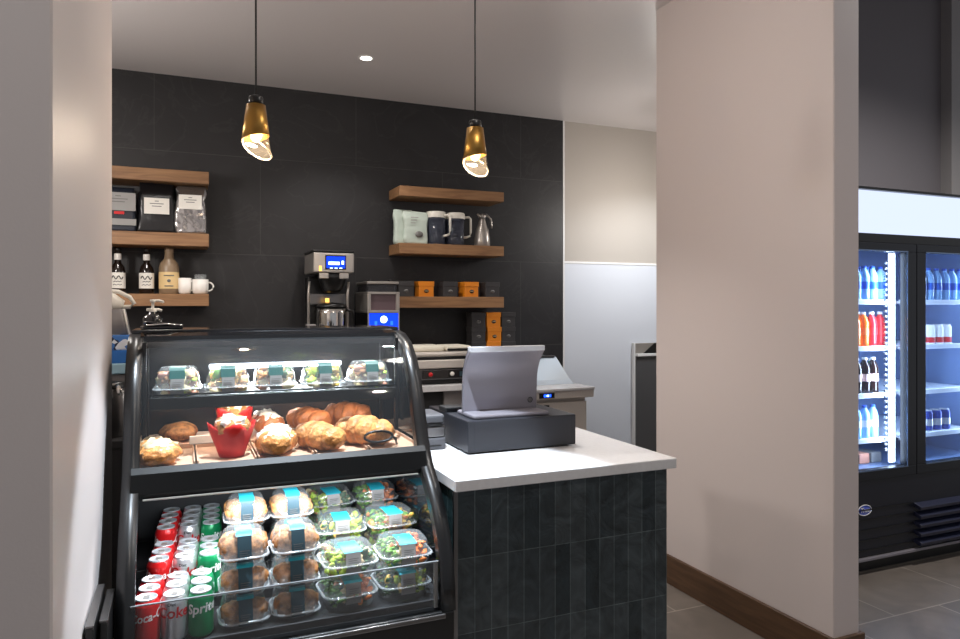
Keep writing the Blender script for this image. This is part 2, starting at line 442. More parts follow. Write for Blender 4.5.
structure(MB().box(3.045, 3.06, BACK-.004, BACK+.012, 0, CEIL).build('trim_2', 'trim_white'))
structure(MB().box(5.0, 5.1, 3.6, 5.35, 0, CEIL).build('wall_passage_end', 'paint_back'))
structure(MB().box(2.37, 2.51, 2.02, 3.15, 0, HIGH, .004, 1).build('wall_right', 'paint'))
bb = MB(); bb.box(2.354, 2.37, 2.004, 3.15, 0, .15, .003, 1); bb.box(2.354, 2.526, 2.004, 2.02, 0, .15, .003, 1); bb.box(2.51, 2.526, 2.02, 3.15, 0, .15, .003, 1)
structure(bb.build('baseboard_right', 'wood_base'))
structure(MB().box(-1.6, -.2, 1.4, 2.56, 0, CEIL, .004, 1).build('wall_left', 'paint_left'))
structure(MB().box(-2.7, -2.6, 1.4, 5.46, 0, CEIL).build('wall_kitchen_side', 'paint_back'))
structure(MB().box(2.75, 7, 3.5, 3.6, 0, HIGH).build('wall_cooler_side', 'paint_dark'))
structure(MB().box(5.2, 7, 3.42, 3.5, 0, HIGH).build('wall_far_side', 'paint_grey'))

# ------------------------------------------------------------------ lights
def lamp(kind, name, loc, energy, color=(1, 1, 1), rot=(0, 0, 0), **kw):
    l = bpy.data.lights.new(name, kind); l.energy = energy; l.color = color
    for k, v in kw.items(): setattr(l, k, v)
    o = bpy.data.objects.new(name, l); COL.objects.link(o); o.location = loc; o.rotation_euler = rot
    return o
WARM = (1, .86, .72); NEUT = (1, .95, .9); COOL = (.86, .93, 1)

def downlight(x, y, energy, label, color=NEUT, cone=120, blend=.6, size=.04, top=CEIL):
    t = thing('recessed_downlight', label, 'ceiling light', (x, y, top), 0, 'recessed ceiling downlights')
    MB().lathe([(.036, -.0035), (.042, -.006), (.05, -.004), (.052, 0)], caps=False, n=32).build('trim_ring', 'trim_white', t)
    MB().lathe([(.0, -.004), (.036, -.0035)], caps=False, n=32).build('lens', 'lamp_disc', t)
    lamp('SPOT', 'downlight_beam', (x, y, top-.012), energy, color, spot_size=math.radians(cone), spot_blend=blend, shadow_soft_size=size)
    return t
downlight(1.105, 4.48, 60, 'small round recessed downlight glowing in the white ceiling')
downlight(1.19, 3.05, 95, 'recessed ceiling downlight straight above the white sales counter', NEUT, 90)
downlight(-.1, 3.9, 60, 'added unseen fill downlight above the coffee bag shelves')  # out of view, added to brighten the back bar
downlight(3.9, 4.5, 90, 'recessed ceiling downlight in the passage behind the right wall', COOL)
downlight(.5, 2.05, 500, 'recessed narrow downlight in front of the display case', (.78, .89, 1), 45, .12, .03)
downlight(-.8, .5, 30, 'recessed ceiling downlight in front of the near wall corner', NEUT, 150)
downlight(1.3, .5, 40, 'added unseen fill downlight in the lobby facing the counter', WARM, 150)  # added above the view as general fill on the counter side
downlight(4.1, 1.7, 240, 'added unseen fill downlight high in front of the drinks cooler', NEUT, 140, top=HIGH)  # added out of view to lift the floor and grey wall by the cooler
def globe(x, y, z, e, label):  # unseen fill lamps, added to brighten the ceiling and walls
    t = thing('globe_lamp', label, 'lamp', (x, y, z), 0, 'added fill globes')
    MB().tube([(0, 0, .12), (0, 0, CEIL-z)], .004, 8).build('cord', 'cable', t)
    MB().lathe([(0, -.11), (.06, -.095), (.11, 0), (.09, .065), (.03, .105), (0, .11)], caps=False, n=24).build('globe', 'fill_globe_glow', t)
    lamp('POINT', 'globe_fill_light', (x, y, z-.16), e, NEUT, shadow_soft_size=.12)
globe(1.15, 2.12, 2.74, 12, 'added unseen fill globe hanging high above the front edge of the counter')
globe(-1.0, 3.7, 2.35, 48, 'added unseen fill globe in the kitchen corner behind the near wall')
globe(3.65, 4.55, 2.4, 24, 'added unseen fill globe in the passage behind the right wall')

# pendants -----------------------------------------------------------------
def make_pendant():
    t = thing('pendant_lamp', '', 'lamp')
    MB().tube([(0, 0, .22), (0, 0, CEIL-2.0)], .0035, 8).build('cord', 'cable', t)
    MB().lathe([(.0, .228), (.010, .226), (.024, .220), (.026, .214), (.026, .19), (.0, .19)], caps=False, n=28).build('cap', 'black', t)
    # tapered brass sleeve cut off on a slant, clear glass inside it reaching lower
    H = .19
    def rad(z): return .034+(H-z)/H*.024
    n = 40
    def shell(mb, zcut, r_off, z_top):
        top, mid, bot = [], [], []
        for k in range(n):
            a = 2*PI*k/n
            zb = zcut(a)
            top.append(mb.bm.verts.new(((rad(z_top)+r_off)*math.cos(a), (rad(z_top)+r_off)*math.sin(a), z_top)))
            zm = (zb+z_top)/2
            mid.append(mb.bm.verts.new(((rad(zm)+r_off)*math.cos(a), (rad(zm)+r_off)*math.sin(a), zm)))
            bot.append(mb.bm.verts.new(((rad(zb)+r_off)*math.cos(a), (rad(zb)+r_off)*math.sin(a), zb)))
        mb.loft([top, mid, bot])
        return bot
    b = MB(); shell(b, lambda a: .070+.010*math.cos(a+.4), 0, H); sl = b.build('shade', 'brass', t)
    sl.modifiers.new('thick', 'SOLIDIFY').thickness = .002
    g = MB(); shell(g, lambda a: .033-.033*math.cos(a-.55), -.003, .12); go = g.build('glass_liner', 'glass_lamp', t)
    go.modifiers.new('thick', 'SOLIDIFY').thickness = .003
    rim = MB()
    pts = []
    for k in range(n):
        a = 2*PI*k/n; z = .033-.033*math.cos(a-.55); pts.append(((rad(z)-.003)*math.cos(a), (rad(z)-.003)*math.sin(a), z))
    rim.tube(pts, .0035, 8, closed=True).build('glass_rim', 'glass_rim', t)
    MB().lathe([(.0, .055), (.010, .058), (.019, .07), (.022, .085), (.018, .102), (.011, .12), (.011, .16), (.0, .16)], caps=False, n=20).build('bulb', 'bulb', t)
    return t
M['glass_lamp'] = clear_mat('lamp_glass', (.97, .93, .86), 1.5, .06, haze=.008, hazecol=(.95, .88, .76))
M['glass_rim'] = clear_mat('lamp_glass_rim', (.9, .87, .8), 1.6, .1, haze=.12, hazecol=(1., .95, .86))
pend = make_pendant()
PZ = 2.0
place(pend, USED, (.257, 2.7, PZ), 0, 'brass pendant lamp with slanted glass hanging above the pastry case', 'brass pendants over the bar')
place(pend, USED, (1.124, 2.7, PZ), 0, 'brass pendant lamp with slanted glass hanging above the payment terminal', 'brass pendants over the bar')
for x in (.257, 1.124):
    lamp('POINT', 'pendant_light', (x, 2.7, PZ+.02), 5, (1, .8, .62), shadow_soft_size=.02)

# ------------------------------------------------------------------ display case
CX0, CX1 = -.145, .76
OUT = [(2.59, 1.366), (2.50, 1.356), (2.425, 1.327), (2.362, 1.275), (2.318, 1.21), (2.282, 1.13), (2.252, 1.055), (2.222, .985), (2.196, .945),
       (2.140, .895), (2.082, .835), (2.036, .765), (2.006, .69), (1.990, .61), (1.985, .545)]
case = thing('display_case', 'black curved refrigerated display case with pastries above and cans below', 'display case', (0, 0, 0))
b = MB(); b.box(CX0, CX1, 1.985, 2.82, .06, .545, .006); b.box(CX0+.03, CX1-.03, 2.02, 2.8, 0, .06)
b.build('base_cabinet', 'black', case)
MB().box(CX0+.03, CX1-.03, 1.976, 1.986, .528, .542, .003).build('front_rail', 'steel_dark', case)
MB().box(CX0, CX1, 2.79, 2.82, .545, 1.37).build('back_panel', 'black_matte', case)
for xa, xb in ((CX0, CX0+.014), (CX1-.014, CX1)):
    MB().prism_x([(y+.012, z-.004) for y, z in OUT]+[(2.79, .545), (2.79, 1.362)], xa, xb).build('side_panel', 'black_mirror', case)
def offset_line(line, d):
    out = []
    for i, p in enumerate(line):
        a = line[max(0, i-1)]; c = line[min(len(line)-1, i+1)]
        ty, tz = c[0]-a[0], c[1]-a[1]; L = math.hypot(ty, tz)
        ny, nz = -tz/L, ty/L      # inwards
        out.append((p[0]+ny*d, p[1]+nz*d))
    return out
# curved frames: outer line and inner line make a solid bar
UP = OUT[:9]
for xa, xb in ((CX0-.004, CX0+.04), (CX1-.04, CX1+.004)):
    line = OUT
    inner = offset_line(line, .03)
    if inner[5][0] < line[5][0]: inner = offset_line(line, -.03)
    poly = line+inner[::-1]
    MB().prism_x(poly, xa, xb, True).build('curved_frame', 'black', case)
MB().box(CX0, CX1, 2.58, 2.82, 1.362, 1.378, .004).build('top_panel', 'black_gloss', case)
b = MB(); b.prism_x([(2.58, 1.372), (2.50, 1.36), (2.497, 1.322), (2.505, 1.322), (2.507, 1.347), (2.58, 1.35)], CX0+.03, CX1-.03); b.build('top_front_trim', 'black_gloss', case)
gl = [(y+.012, z-.004) for y, z in UP[1:8]]
MB().sheet_x(gl, CX0+.03, CX1-.03).build('front_glass', 'glass_case', case)
# sill between the two zones
b = MB(); b.prism_x([(2.212, 1.0), (2.194, .985), (2.185, .93), (2.192, .914), (2.205, .914), (2.208, .932), (2.79, .945), (2.79, .975), (2.24, .985)], CX0+.02, CX1-.02)
b.build('sill', 'sill_black', case)
MB().box(CX0+.05, CX1-.05, 2.181, 2.19, .912, .917, .002).build('sill_trim', 'steel', case)
# upper shelf
b = MB(); b.box(-.085, .69, 2.375, 2.70, 1.142, 1.166, .003)
b.box(-.085, .69, 2.368, 2.377, 1.138, 1.176, .001, 1); us = b.build('upper_shelf', 'sill_black', case)
b = MB(); b.tube([(-.085, 2.377, 1.183), (.69, 2.377, 1.183)], .003, 8)
for k in range(6): b.tube([(-.075+k*.151, 2.377, 1.16), (-.075+k*.151, 2.377, 1.183)], .0025, 6)
b.build('shelf_rail', 'black', us)
for x in (-.1, .705):
    for y in (2.42, 2.62): MB().box(x-.006, x+.006, y-.008, y+.008, 1.02, 1.345, .002).build('shelf_standard', 'black', case)
MB().box(CX0+.014, CX1-.014, 2.775, 2.79, .975, 1.36).build('rear_door_panel', 'rear_panel', case)
# lower tiers, barrier, lights
TIER = [(2.03, 2.238, .568), (2.238, 2.47, .598), (2.47, 2.775, .622)]
for y0, y1, z in TIER:
    b = MB(); b.box(CX0+.014, CX1-.014, y0, y1, .545, z, .002, 1); b.build('tier_deck', 'black_matte', case)
MB().box(CX0+.014, CX1-.014, 2.76, 2.79, .638, .945).build('lower_back_panel', 'black_matte', case)
bar = MB().box(CX0+.03, CX1-.045, 2.004, 2.009, .555, .69, .001, 1).build('front_barrier', 'acrylic', case)
b = MB(); b.box(CX0+.03, CX1-.045, 2.003, 2.010, .6895, .6925)
b.build('barrier_edge', 'edge_clear', bar)
b = MB()
for x in (CX0+.034, CX1-.05): b.box(x-.006, x+.006, 2.010, 2.02, .55, .688, .002)
b.build('barrier_post', 'steel', bar)
b = MB(); b.box(CX0+.1, CX1-.1, 2.212, 2.228, .924, .932); b.build('lower_light_strip', 'led', case)
b = MB(); b.box(CX0+.06, CX1-.06, 2.52, 2.535, 1.338, 1.346); b.build('top_light_strip', 'led', case)
b = MB(); b.box(.1, .58, 2.75, 2.77, 1.226, 1.243, .004); b.build('rear_light_strip', 'led', case)
lamp('AREA', 'case_light_low', ((CX0+CX1)/2, 2.215, .915), 4.6, COOL, (math.radians(8), 0, 0), shape='RECTANGLE', size=.72, size_y=.02)
lamp('AREA', 'case_light_top', ((CX0+CX1)/2, 2.527, 1.334), 2.6, NEUT, (math.radians(-6), 0, 0), shape='RECTANGLE', size=.76, size_y=.02)
lamp('AREA', 'case_light_rear', (.34, 2.735, 1.22), 2.5, COOL, (math.radians(-50), 0, 0), shape='RECTANGLE', size=.46, size_y=.02)
for x, z0 in ((.60, .8), (.665, .8), (-.115, .86), (-.07, .86)): MB().box(x-.006, x+.006, 2.735, 2.76, z0, .94, .002).build('shelf_bracket', 'steel', case)
lamp('AREA', 'shelf_fill_light', ((CX0+CX1)/2, 2.5, 1.138), 1.5, WARM, (math.radians(5), 0, 0), shape='RECTANGLE', size=.7, size_y=.02)  # fill lamp added under the shelf to lift the back row of pastries
b = MB(); b.box(-.06, .67, 2.49, 2.51, 1.1385, 1.142); b.build('shelf_light_strip', 'fill_led_soft', us)  # glowing strip added to go with the shelf fill lamp
# pastry trays
for k in range(5):
    x0 = -.125+k*.1735
    t = MB(); t.box(x0, x0+.168, 2.25, 2.52, .985, .989); t.box(x0, x0+.004, 2.25, 2.52, .985, .999); t.box(x0+.164, x0+.168, 2.25, 2.52, .985, .999); t.box(x0, x0+.168, 2.516, 2.52, .985, .999)
    where = ['under the glazed twist', 'under the red muffin', 'under the iced roll', 'under the golden strudel', 'behind the black tongs'][k]
    o = t.build('pastry_tray', 'parchment'); tag(o, f'pale parchment lined pastry tray {where} in the case', 'tray', 'pastry trays')
    o = MB().box(x0, x0+.168, 2.53, 2.77, .985, 1.0).build('pastry_tray', 'parchment')
    where = ['behind the glazed twist', 'behind the red muffin', 'behind the iced roll', 'behind the golden strudel', 'at the case end'][k]
    tag(o, f'rear parchment lined tray {where}, in shade at the back', 'tray', 'pastry trays')

# ------------------------------------------------------------------ pastries
def pastry(name, label, loc, rz, shape, base_mat, top_mat=None, group='pastries in the case'):
    t = thing(name, label, 'pastry', loc, rz, group)
    shape(t, base_mat, top_mat)
    return t
def twist(t, bm_, tm):
    b = MB()
    for k in range(3): b.blob((-.012+.012*(k % 2), -.06+.055*k, .03), .058, .04, .032, .2, 2.5, k+3, 3, -.029)
    b.build('dough', bm_, t)
    g = MB()
    for k in range(3): g.blob((-.012+.012*(k % 2), -.06+.055*k, .034), .05, .032, .032, .35, 3.5, k+8, 3, 0.)
    g.build('glaze', tm, t)
def roll(L, W, H, seed, ridges=5):
    def f(t, bm_, tm):
        b = MB()
        for k in range(ridges):
            y = -L/2+L*(k+.5)/ridges; q = 1-.35*abs(2*(k+.5)/ridges-1)**2
            b.blob((.004*((-1)**k), y, H*.46), W/2*q, L/ridges*.95, H*.52*q, .13, 2.0, seed+k, 3, -H*.45)
        b.build('dough', bm_, t)
        if tm:
            g = MB()
            for k in range(ridges):
                y = -L/2+L*(k+.5)/ridges; q = 1-.35*abs(2*(k+.5)/ridges-1)**2
                g.blob((.004*((-1)**k), y, H*.52), W/2*q*.86, L/ridges*.7, H*.52*q, .4, 3.2, seed+k+20, 3, .0)
            g.build('icing', tm, t)
    return f
def cup_muffin(t, bm_, tm):
    b = MB(); n = 40; rings = []
    for r, z in [(.036, 0), (.046, .03), (.058, .062)]:
        rings.append([b.bm.verts.new((r*(1+.025*(-1)**k)*math.cos(2*PI*k/n), r*(1+.025*(-1)**k)*math.sin(2*PI*k/n), z)) for k in range(n)])
    for f, zz in ((1., .086), (1.04, .098)):
        rings.append([b.bm.verts.new(((.062*f+.008*math.cos(4*2*PI*k/n+.8))*math.cos(2*PI*k/n), (.062*f+.008*math.cos(4*2*PI*k/n+.8))*math.sin(2*PI*k/n), zz+(.011 if f > 1 else .006)*math.cos(4*2*PI*k/n+.8)+.002*(-1)**k)) for k in range(n)])
    b.loft(rings, cap0=True); o = b.build('paper_cup', 'red_paper', t); o.modifiers.new('thick', 'SOLIDIFY').thickness = .001
    MB().blob((0, 0, .088), .056, .056, .044, .2, 2.5, 4, 3).build('crumb_top', bm_, t)
    g = MB(); g.blob((-.005, -.014, .106), .042, .036, .026, .5, 3., 7, 3); g.blob((.02, -.03, .094), .02, .02, .014, .4, 3., 9, 2); g.build('icing', 'icing', t)
pz = .9895
pastry('glazed_twist', 'white glazed golden twist pastry at the front beside the case frame', (-.053, 2.345, pz), .15, twist, 'pastry', 'glaze')
pastry('red_cup_muffin', 'iced muffin in pleated red baking paper at the front of the case', (.15, 2.335, pz), .3, cup_muffin, 'muffin_gold')
pastry('iced_roll', 'roll covered in white icing between red muffin and golden strudel', (.285, 2.34, pz), -.2, roll(.17, .125, .085, 2), 'pastry', 'icing')
pastry('strudel', 'golden ridged strudel at the front beside the white iced roll', (.42, 2.345, pz), .45, roll(.18, .115, .09, 11, 5), 'pastry')
pastry('strudel', 'large golden brown pastry behind the black oval tongs', (.575, 2.36, pz), .7, roll(.18, .125, .1, 31, 4), 'pastry')
pastry('small_bun', 'small pale bun in shade behind the glazed twist', (.0, 2.63, 1.0005), 0, roll(.12, .12, .06, 41, 3), 'muffin', None)
pastry('red_cup_muffin', 'muffin in red baking paper at the back behind the other red muffin', (.175, 2.61, 1.0005), 1., cup_muffin, 'muffin_gold')
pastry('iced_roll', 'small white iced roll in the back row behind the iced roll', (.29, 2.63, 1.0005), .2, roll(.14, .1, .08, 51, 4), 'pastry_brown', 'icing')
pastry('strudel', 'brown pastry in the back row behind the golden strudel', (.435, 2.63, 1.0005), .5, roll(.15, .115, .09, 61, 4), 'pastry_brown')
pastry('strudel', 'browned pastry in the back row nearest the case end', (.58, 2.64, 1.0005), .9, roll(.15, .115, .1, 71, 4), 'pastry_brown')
# price card holders
for k, (x, y, w, lab) in enumerate([(.075, 2.525, .09, 'beside the rear red muffin'), (.545, 2.545, .1, 'in front of the rear brown pastry')]):
    t = thing('price_card_holder', f'white blank card strip {lab}', 'card holder', (x, y, 1.0), 0, 'card strips in the case')
    MB().box(-w/2, w/2, -.004, .0, 0, .028, .001, 1).build('card', 'paper', t)
    MB().box(-w/2, w/2, -.008, .004, -.0, .003).build('base', 'acrylic', t)
# tongs with oval ring handle
t = thing('serving_tongs', 'black oval wire tongs lying against the large golden pastry', 'tongs', (.6, 2.262, 1.03))
pts = [(.047*math.cos(2*PI*k/24), 0.004*math.sin(2*PI*k/24), .017*math.sin(2*PI*k/24)) for k in range(24)]
MB().tube(pts, .0042, 8, closed=True).build('ring', 'black', t)
MB().tube([(.045, 0, 0), (.06, .01, -.015), (.07, .03, -.035)], .004, 8).build('arm', 'black', t)

# ------------------------------------------------------------------ clear food boxes
def make_box(name, w, d, h, tray_frac=.4, split=False, label_cols=('teal', 'label_grey'), dome=.2, round_=.03):
    """clear hinged box: tray, domed lid, paper label."""
    t = thing(name, '', 'food container')
    ht = h*tray_frac
    b = MB()
    b.loft([b.rrect(w*.84, d*.84, round_, .001), b.rrect(w*.9, d*.9, round_, ht*.5), b.rrect(w*.95, d*.95, round_, ht*.96), b.rrect(w, d, round_, ht), b.rrect(w, d, round_, ht+.003)], cap0=True)
    b.build('tray', 'plastic', t)
    b = MB()
    b.loft([b.rrect(w, d, round_, ht+.0035), b.rrect(w*.94, d*.94, round_, ht+.005), b.rrect(w*.9, d*.9, round_, ht+(h-ht)*.45), b.rrect(w*(.9-dome*.5), d*(.9-dome*.5), round_, ht+(h-ht)*.85), b.rrect(w*(.9-dome), d*(.9-dome), round_, h-.002)], cap1=True)
    b.build('lid', 'plastic', t)
    b = MB()
    b.loft([b.rrect(w*1.0, d*1.0, round_, ht-.001), b.rrect(w*1.035, d*1.035, round_, ht), b.rrect(w*1.035, d*1.035, round_, ht+.003), b.rrect(w*.97, d*.97, round_, ht+.0045)])
    b.build('rim', 'rim_plastic', t)
    lb = MB()
    lw = w*.14
    e = .0015
    yf = lambda f: -d/2*f-e
    zt = ht+(h-ht)*.85
    line_top = [(0.02, h-.002+e), (-d/2*(.9-dome), h-.002+e), (yf(.9-dome*.5), zt+e)]
    line_f = [(yf(.9-dome*.5), zt+e), (yf(.9), ht+(h-ht)*.45), (yf(.94), ht+.006)]
    line_f2 = [(yf(1.0)-.001, ht), (yf(.95), ht*.9), (yf(.9), ht*.5)]
    lb.mi = 0; lb.sheet_x(line_top, -lw*1.2, lw*1.2)
    
    if split:
        zm = ht+(h-ht)*.5; ym = yf(.89)
        lb.mi = 0; lb.sheet_x([line_f[0], (yf(.9)-.001, zm)], -lw*1.15, lw*1.15); lb.mi = 1; lb.sheet_x([(yf(.9)-.001, zm), line_f[2]], -lw, lw)
    else:
        lb.mi = 1; lb.sheet_x(line_f, -lw, lw)
    lb.sheet_x(line_f2, -lw, lw)
    lab = lb.build('label', label_cols, t)
    # a few grey print strokes on the front of the label
    s = MB()
    for k in range(3):
        zz = ht+.010+k*.006
        s.box(-lw*.7, lw*(.7-.25*(k % 2)), yf(.94)-.0012, yf(.94)-.0008, zz, zz+.002)
    s.build('label_print', 'ink_grey', lab)
    return t

def muffins_in(loc, w, d, h, desc, back, material='muffin', rzj=0.):
    spots = [(-1, -1), (1, -1)]+([(-1, 1), (1, 1)] if back else [])
    for sx_, sy_ in spots:
        key = f'{material}_{sx_}'
        if key not in MUF:
            t = thing('muffin', '', 'muffin')
            MB().lathe([(.0, .001), (.02, .001), (.026, .022)], caps=False, n=20).build('base', material, t)
            MB().blob((0, 0, .034), .034, .034, .029, .22, 2.8, sx_+5+len(MUF), 3, -.012).build('crown', material, t)
            MUF[key] = t
        side = 'to the left' if sx_ < 0 else 'to the right'
        fb = 'front' if sy_ < 0 else 'back'
        place(MUF[key], USED, (loc[0]+sx_*w*.225, loc[1]+sy_*d*.2-(.0), loc[2]+.004), random.uniform(0, 6), f'golden muffin, {fb} {"left" if sx_<0 else "right"}, in {desc}', 'muffins in clear boxes')
MUF = {}

mb_proto = make_box('muffin_box', .133, .148, .0865, .2, label_cols=('teal', 'label_navy'), dome=.26, round_=.035)
H = .088
stacks = [(.168, 2.115, TIER[0][2], 3, 'stack beside the green cans', 'muffin'),
          (.307, 2.115, TIER[0][2], 3, 'stack beside the salads', 'muffin'),
          (.192, 2.355, TIER[1][2], 3, 'rear stack behind the green cans', 'muffin_gold'),
          (.331, 2.36, TIER[1][2], 3, 'rear stack beside the salads', 'muffin_gold')]
for (x, y, z, n, where, mm) in stacks:
    for k in range(n):
        lev = ['lowest', 'middle', 'topmost'][k]
        dx, dy = random.uniform(-.003, .003), random.uniform(-.004, .004)
        rear = 'rear' in where
        if rear and k == 0: lev = 'lowest'
        place(mb_proto, USED, (x+dx, y+dy, z+.0005+k*H), random.uniform(-.05, .05), f'clear muffin box with banded label, {lev} in the {where}', 'muffin boxes')
        if not rear or k > 0:
            muffins_in((x+dx, y+dy, z+.0005+k*H), .133, .148, H, f'{lev} box, {where}', k == n-1, mm)

# salads
SAL = {}
def salad_proto(v, w, d, h):
    rnd = random.Random(v*13+1)
    pal = [['green', 'orange_food', 'cream_food', 'green_dark'], ['lime', 'green_dark', 'cream_food', 'muffin'], ['green', 'yellow_food', 'pink_food', 'orange_food'], ['green_dark', 'lime', 'yellow_food', 'cream_food']][v % 4]
    b = MB()
    for k in range(175):
        x = rnd.uniform(-w*.38, w*.38); y = rnd.uniform(-d*.38, d*.38); z = rnd.uniform(.014, h*.8)
        b.mi = 0 if x < -w*.1 and rnd.random() < .7 else (1 if x > w*.12 and rnd.random() < .65 else rnd.randrange(4))
        r = rnd.uniform(.006, .012)
        rot = Matrix.Rotation(rnd.uniform(0, 3), 3, 'X') @ Matrix.Rotation(rnd.uniform(0, 3), 3, 'Z')
        b.blob((x, y, z), r*1.5, r, r*.45, .5, 2.5, k+v, 1 if k % 3 else 2, rot=rot)
    o = b.build('mixed_salad', pal)
    return tag(o, '', 'salad', None, 'stuff')
sb_proto = make_box('salad_box', .16, .16, .0865, .5, label_cols=('teal', 'label_grey'), dome=.07, round_=.038)
spots = [(.462, 2.115, 0, 2, 'front stack beside the muffins'), (.635, 2.118, 0, 2, 'front stack at the case end'),
         (.486, 2.335, 1, 2, 'second row beside the muffins'), (.654, 2.335, 1, 2, 'second row at the case end'),
         (.494, 2.57, 2, 2, 'rear row beside the muffins'), (.662, 2.57, 2, 2, 'rear row at the case end')]
for i, (x, y, tr, n, where) in enumerate(spots):
    for k in range(n):
        lev = 'lower' if k == 0 else 'upper'
        p = (x+random.uniform(-.003, .003), y+random.uniform(-.004, .004), TIER[tr][2]+.0005+k*H)
        rz = random.uniform(-.08, .08)
        place(sb_proto, USED, p, rz, f'clear round cornered salad box, {lev} one of the {where}', 'salad boxes')
        v = (i*3+k) % 4
        if v not in SAL: SAL[v] = salad_proto(v, .16, .16, .0865)
        o = place(SAL[v], USED, (p[0], p[1], p[2]+.001), rz, f'mixed salad inside the {lev} box, {where}', None)
        o['group'] = 'salads in clear boxes'

def filling_proto(v, w, d, h):
    rnd = random.Random(v*7+5)
    pal = [['cream_food', 'muffin', 'lime', 'pink_food'], ['cream_food', 'muffin_gold', 'green', 'yellow_food'], ['muffin_gold', 'cream_food', 'green_dark', 'pink_food'], ['yellow_food', 'lime', 'cream_food', 'green_dark']][v]
    b = MB()
    for k in range(150):
        x = rnd.uniform(-w*.37, w*.37); y = rnd.uniform(-d*.37, d*.37); z = rnd.uniform(.014, h*.82)
        b.mi = rnd.choice([0, 0, 1, 1, 2, 3]); r = rnd.uniform(.008, .015)
        rot = Matrix.Rotation(rnd.uniform(0, 3), 3, 'X') @ Matrix.Rotation(rnd.uniform(0, 3), 3, 'Z')
        b.blob((x, y, z), r*1.3, r, r*.6, .45, 2.5, k+v, 2 if k % 2 else 1, rot=rot)
    o = b.build('sandwich_filling', pal)
    return tag(o, '', 'food', None, 'stuff')
# boxes on the upper shelf
wb_proto = make_box('lunch_box', .14, .14, .098, .3, True, label_cols=('teal_dark', 'label_grey'), dome=.22, round_=.025)
sp = [(-.004, 'nearest the case frame', 0), (.145, 'second along from the case frame', 1), (.2925, 'in the middle of the shelf', 2), (.452, 'fourth along, beside the rear light', 3), (.612, 'at the shelf end by the counter', 0)]
for i, (x, where, v) in enumerate(sp):
    p = (x, 2.455, 1.1665)
    place(wb_proto, USED, p, random.uniform(-.06, .06), f'clear lunch box on the upper case shelf, {where}', 'lunch boxes on the upper shelf')
    key = 10+v
    if key not in SAL:
        o = filling_proto(v, .13, .13, .09); SAL[key] = o
    o = place(SAL[key], USED, (p[0], p[1], p[2]+.002), 0, f'sandwich and salad filling inside the lunch box {where}', None)
    o['group'] = 'fillings of the lunch boxes'

# ------------------------------------------------------------------ cans
def make_can(name, body, cat='drink can'):
    t = thing(name, '', cat)
    MB().lathe([(.024, 0), (.027, .002), (.0325, .009), (.033, .014), (.033, .102), (.0322, .106), (.028, .115), (.0268, .118)], n=32).build('body', body, t)
    ld = MB(); ld.lathe([(.0268, .118), (.0274, .1205), (.027, .122), (.0255, .122), (.0245, .1185), (.0, .1185)], caps=False, n=32); l = ld.build('lid', 'lid', t)
    tb = MB(); tb.box(-.008, .008, -.006, .016, .1188, .1202, .0006, 1); tb.build('pull_tab', 'steel', l)
    return t
R = .0338
red = make_can('cola_can', 'can_red')
text_round('Coca-Cola', .031, R, .079, 'lettering', 'ink_white', red, .25, .0006, .9, 0.12, .62)
text_round('Coca-Cola', .031, R, .079, 'lettering', 'ink_white', red, .25, .0006, .9, 0.12, .62+PI)
sil = make_can('diet_cola_can', 'can_silver')
text_round('Coke', .04, R, .079, 'lettering', 'ink_red', sil, .1, .0008, 1.0, .0, .1)
text_round('Diet', .012, R, .102, 'small_lettering', 'ink_black', sil, .1, .0002, 1.0, 0, .0)
grn = make_can('lemon_soda_can', 'can_green')
text_round('Sprite', .036, R, .08, 'lettering', 'ink_white', grn, .2, .0009, 1.0, .1, .12)
rows = [(0, [2.064, 2.131, 2.198], [(-.0806, -.013, .0535)], .005), (1, [2.272, 2.339, 2.406], [(-.055, .014, .0815)], .0055), (2, [2.505, 2.572, 2.639, 2.706], [(-.04, .029, .097)], .005)]
names = ['red cola can', 'silver diet cola can', 'green lemon soda can']
order = ['front', 'second', 'third', 'rearmost']
tn = ['lowest', 'middle', 'highest']
for tr, ys, xs, sh in rows:
    for i, y in enumerate(ys):
        for c, x in enumerate(xs[0]):
            p = [red, sil, grn][c]
            f = .6 if c == 2 else 1
            place(p, USED, (x+sh*i*f, y, TIER[tr][2]+.0005), random.uniform(-.2, .12), f'{names[c]}, {order[i]} in its row, {tn[tr]} tier of the case', 'drink cans in the display case')

# things on the case top and beside it
t = thing('pump_bottle', 'squat black bottle with a white pump on the case top', 'pump bottle', (-.085, 2.70, 1.378), .4)
MB().lathe([(.0, 0), (.03, 0), (.032, .004), (.032, .035), (.02, .048), (.011, .052), (.011, .058), (0, .058)], caps=False, n=24).build('bottle', 'black_gloss', t)
b = MB(); b.lathe([(.012, .058), (.012, .068), (.0045, .07), (.0045, .09), (.009, .092), (.009, .1), (0, .101)], caps=False, n=16)
b.tube([(0, 0, .097), (.02, 0, .098), (.034, 0, .094), (.036, 0, .09)], .0045, 8); b.tube([(-.02, 0, .066), (.02, 0, .066), (.03, 0, .062)], .005, 8); b.build('pump', 'white_plastic', t)
t = thing('serving_clips', 'black serving clips with shiny rims lying on the case top', 'serving clips', (-.05, 2.64, 1.378), .3)
b = MB(); b.box(-.07, .06, -.02, .02, 0, .012, .004); b.box(-.06, .065, -.012, .018, .012, .022, .004, rot=Matrix.Rotation(.1, 3, 'Y')); b.build('arms', 'black_gloss', t)
MB().tube([(-.06, -.022, .014), (.0, -.025, .018), (.055, -.022, .013)], .003, 8).build('spring', 'chrome', t)
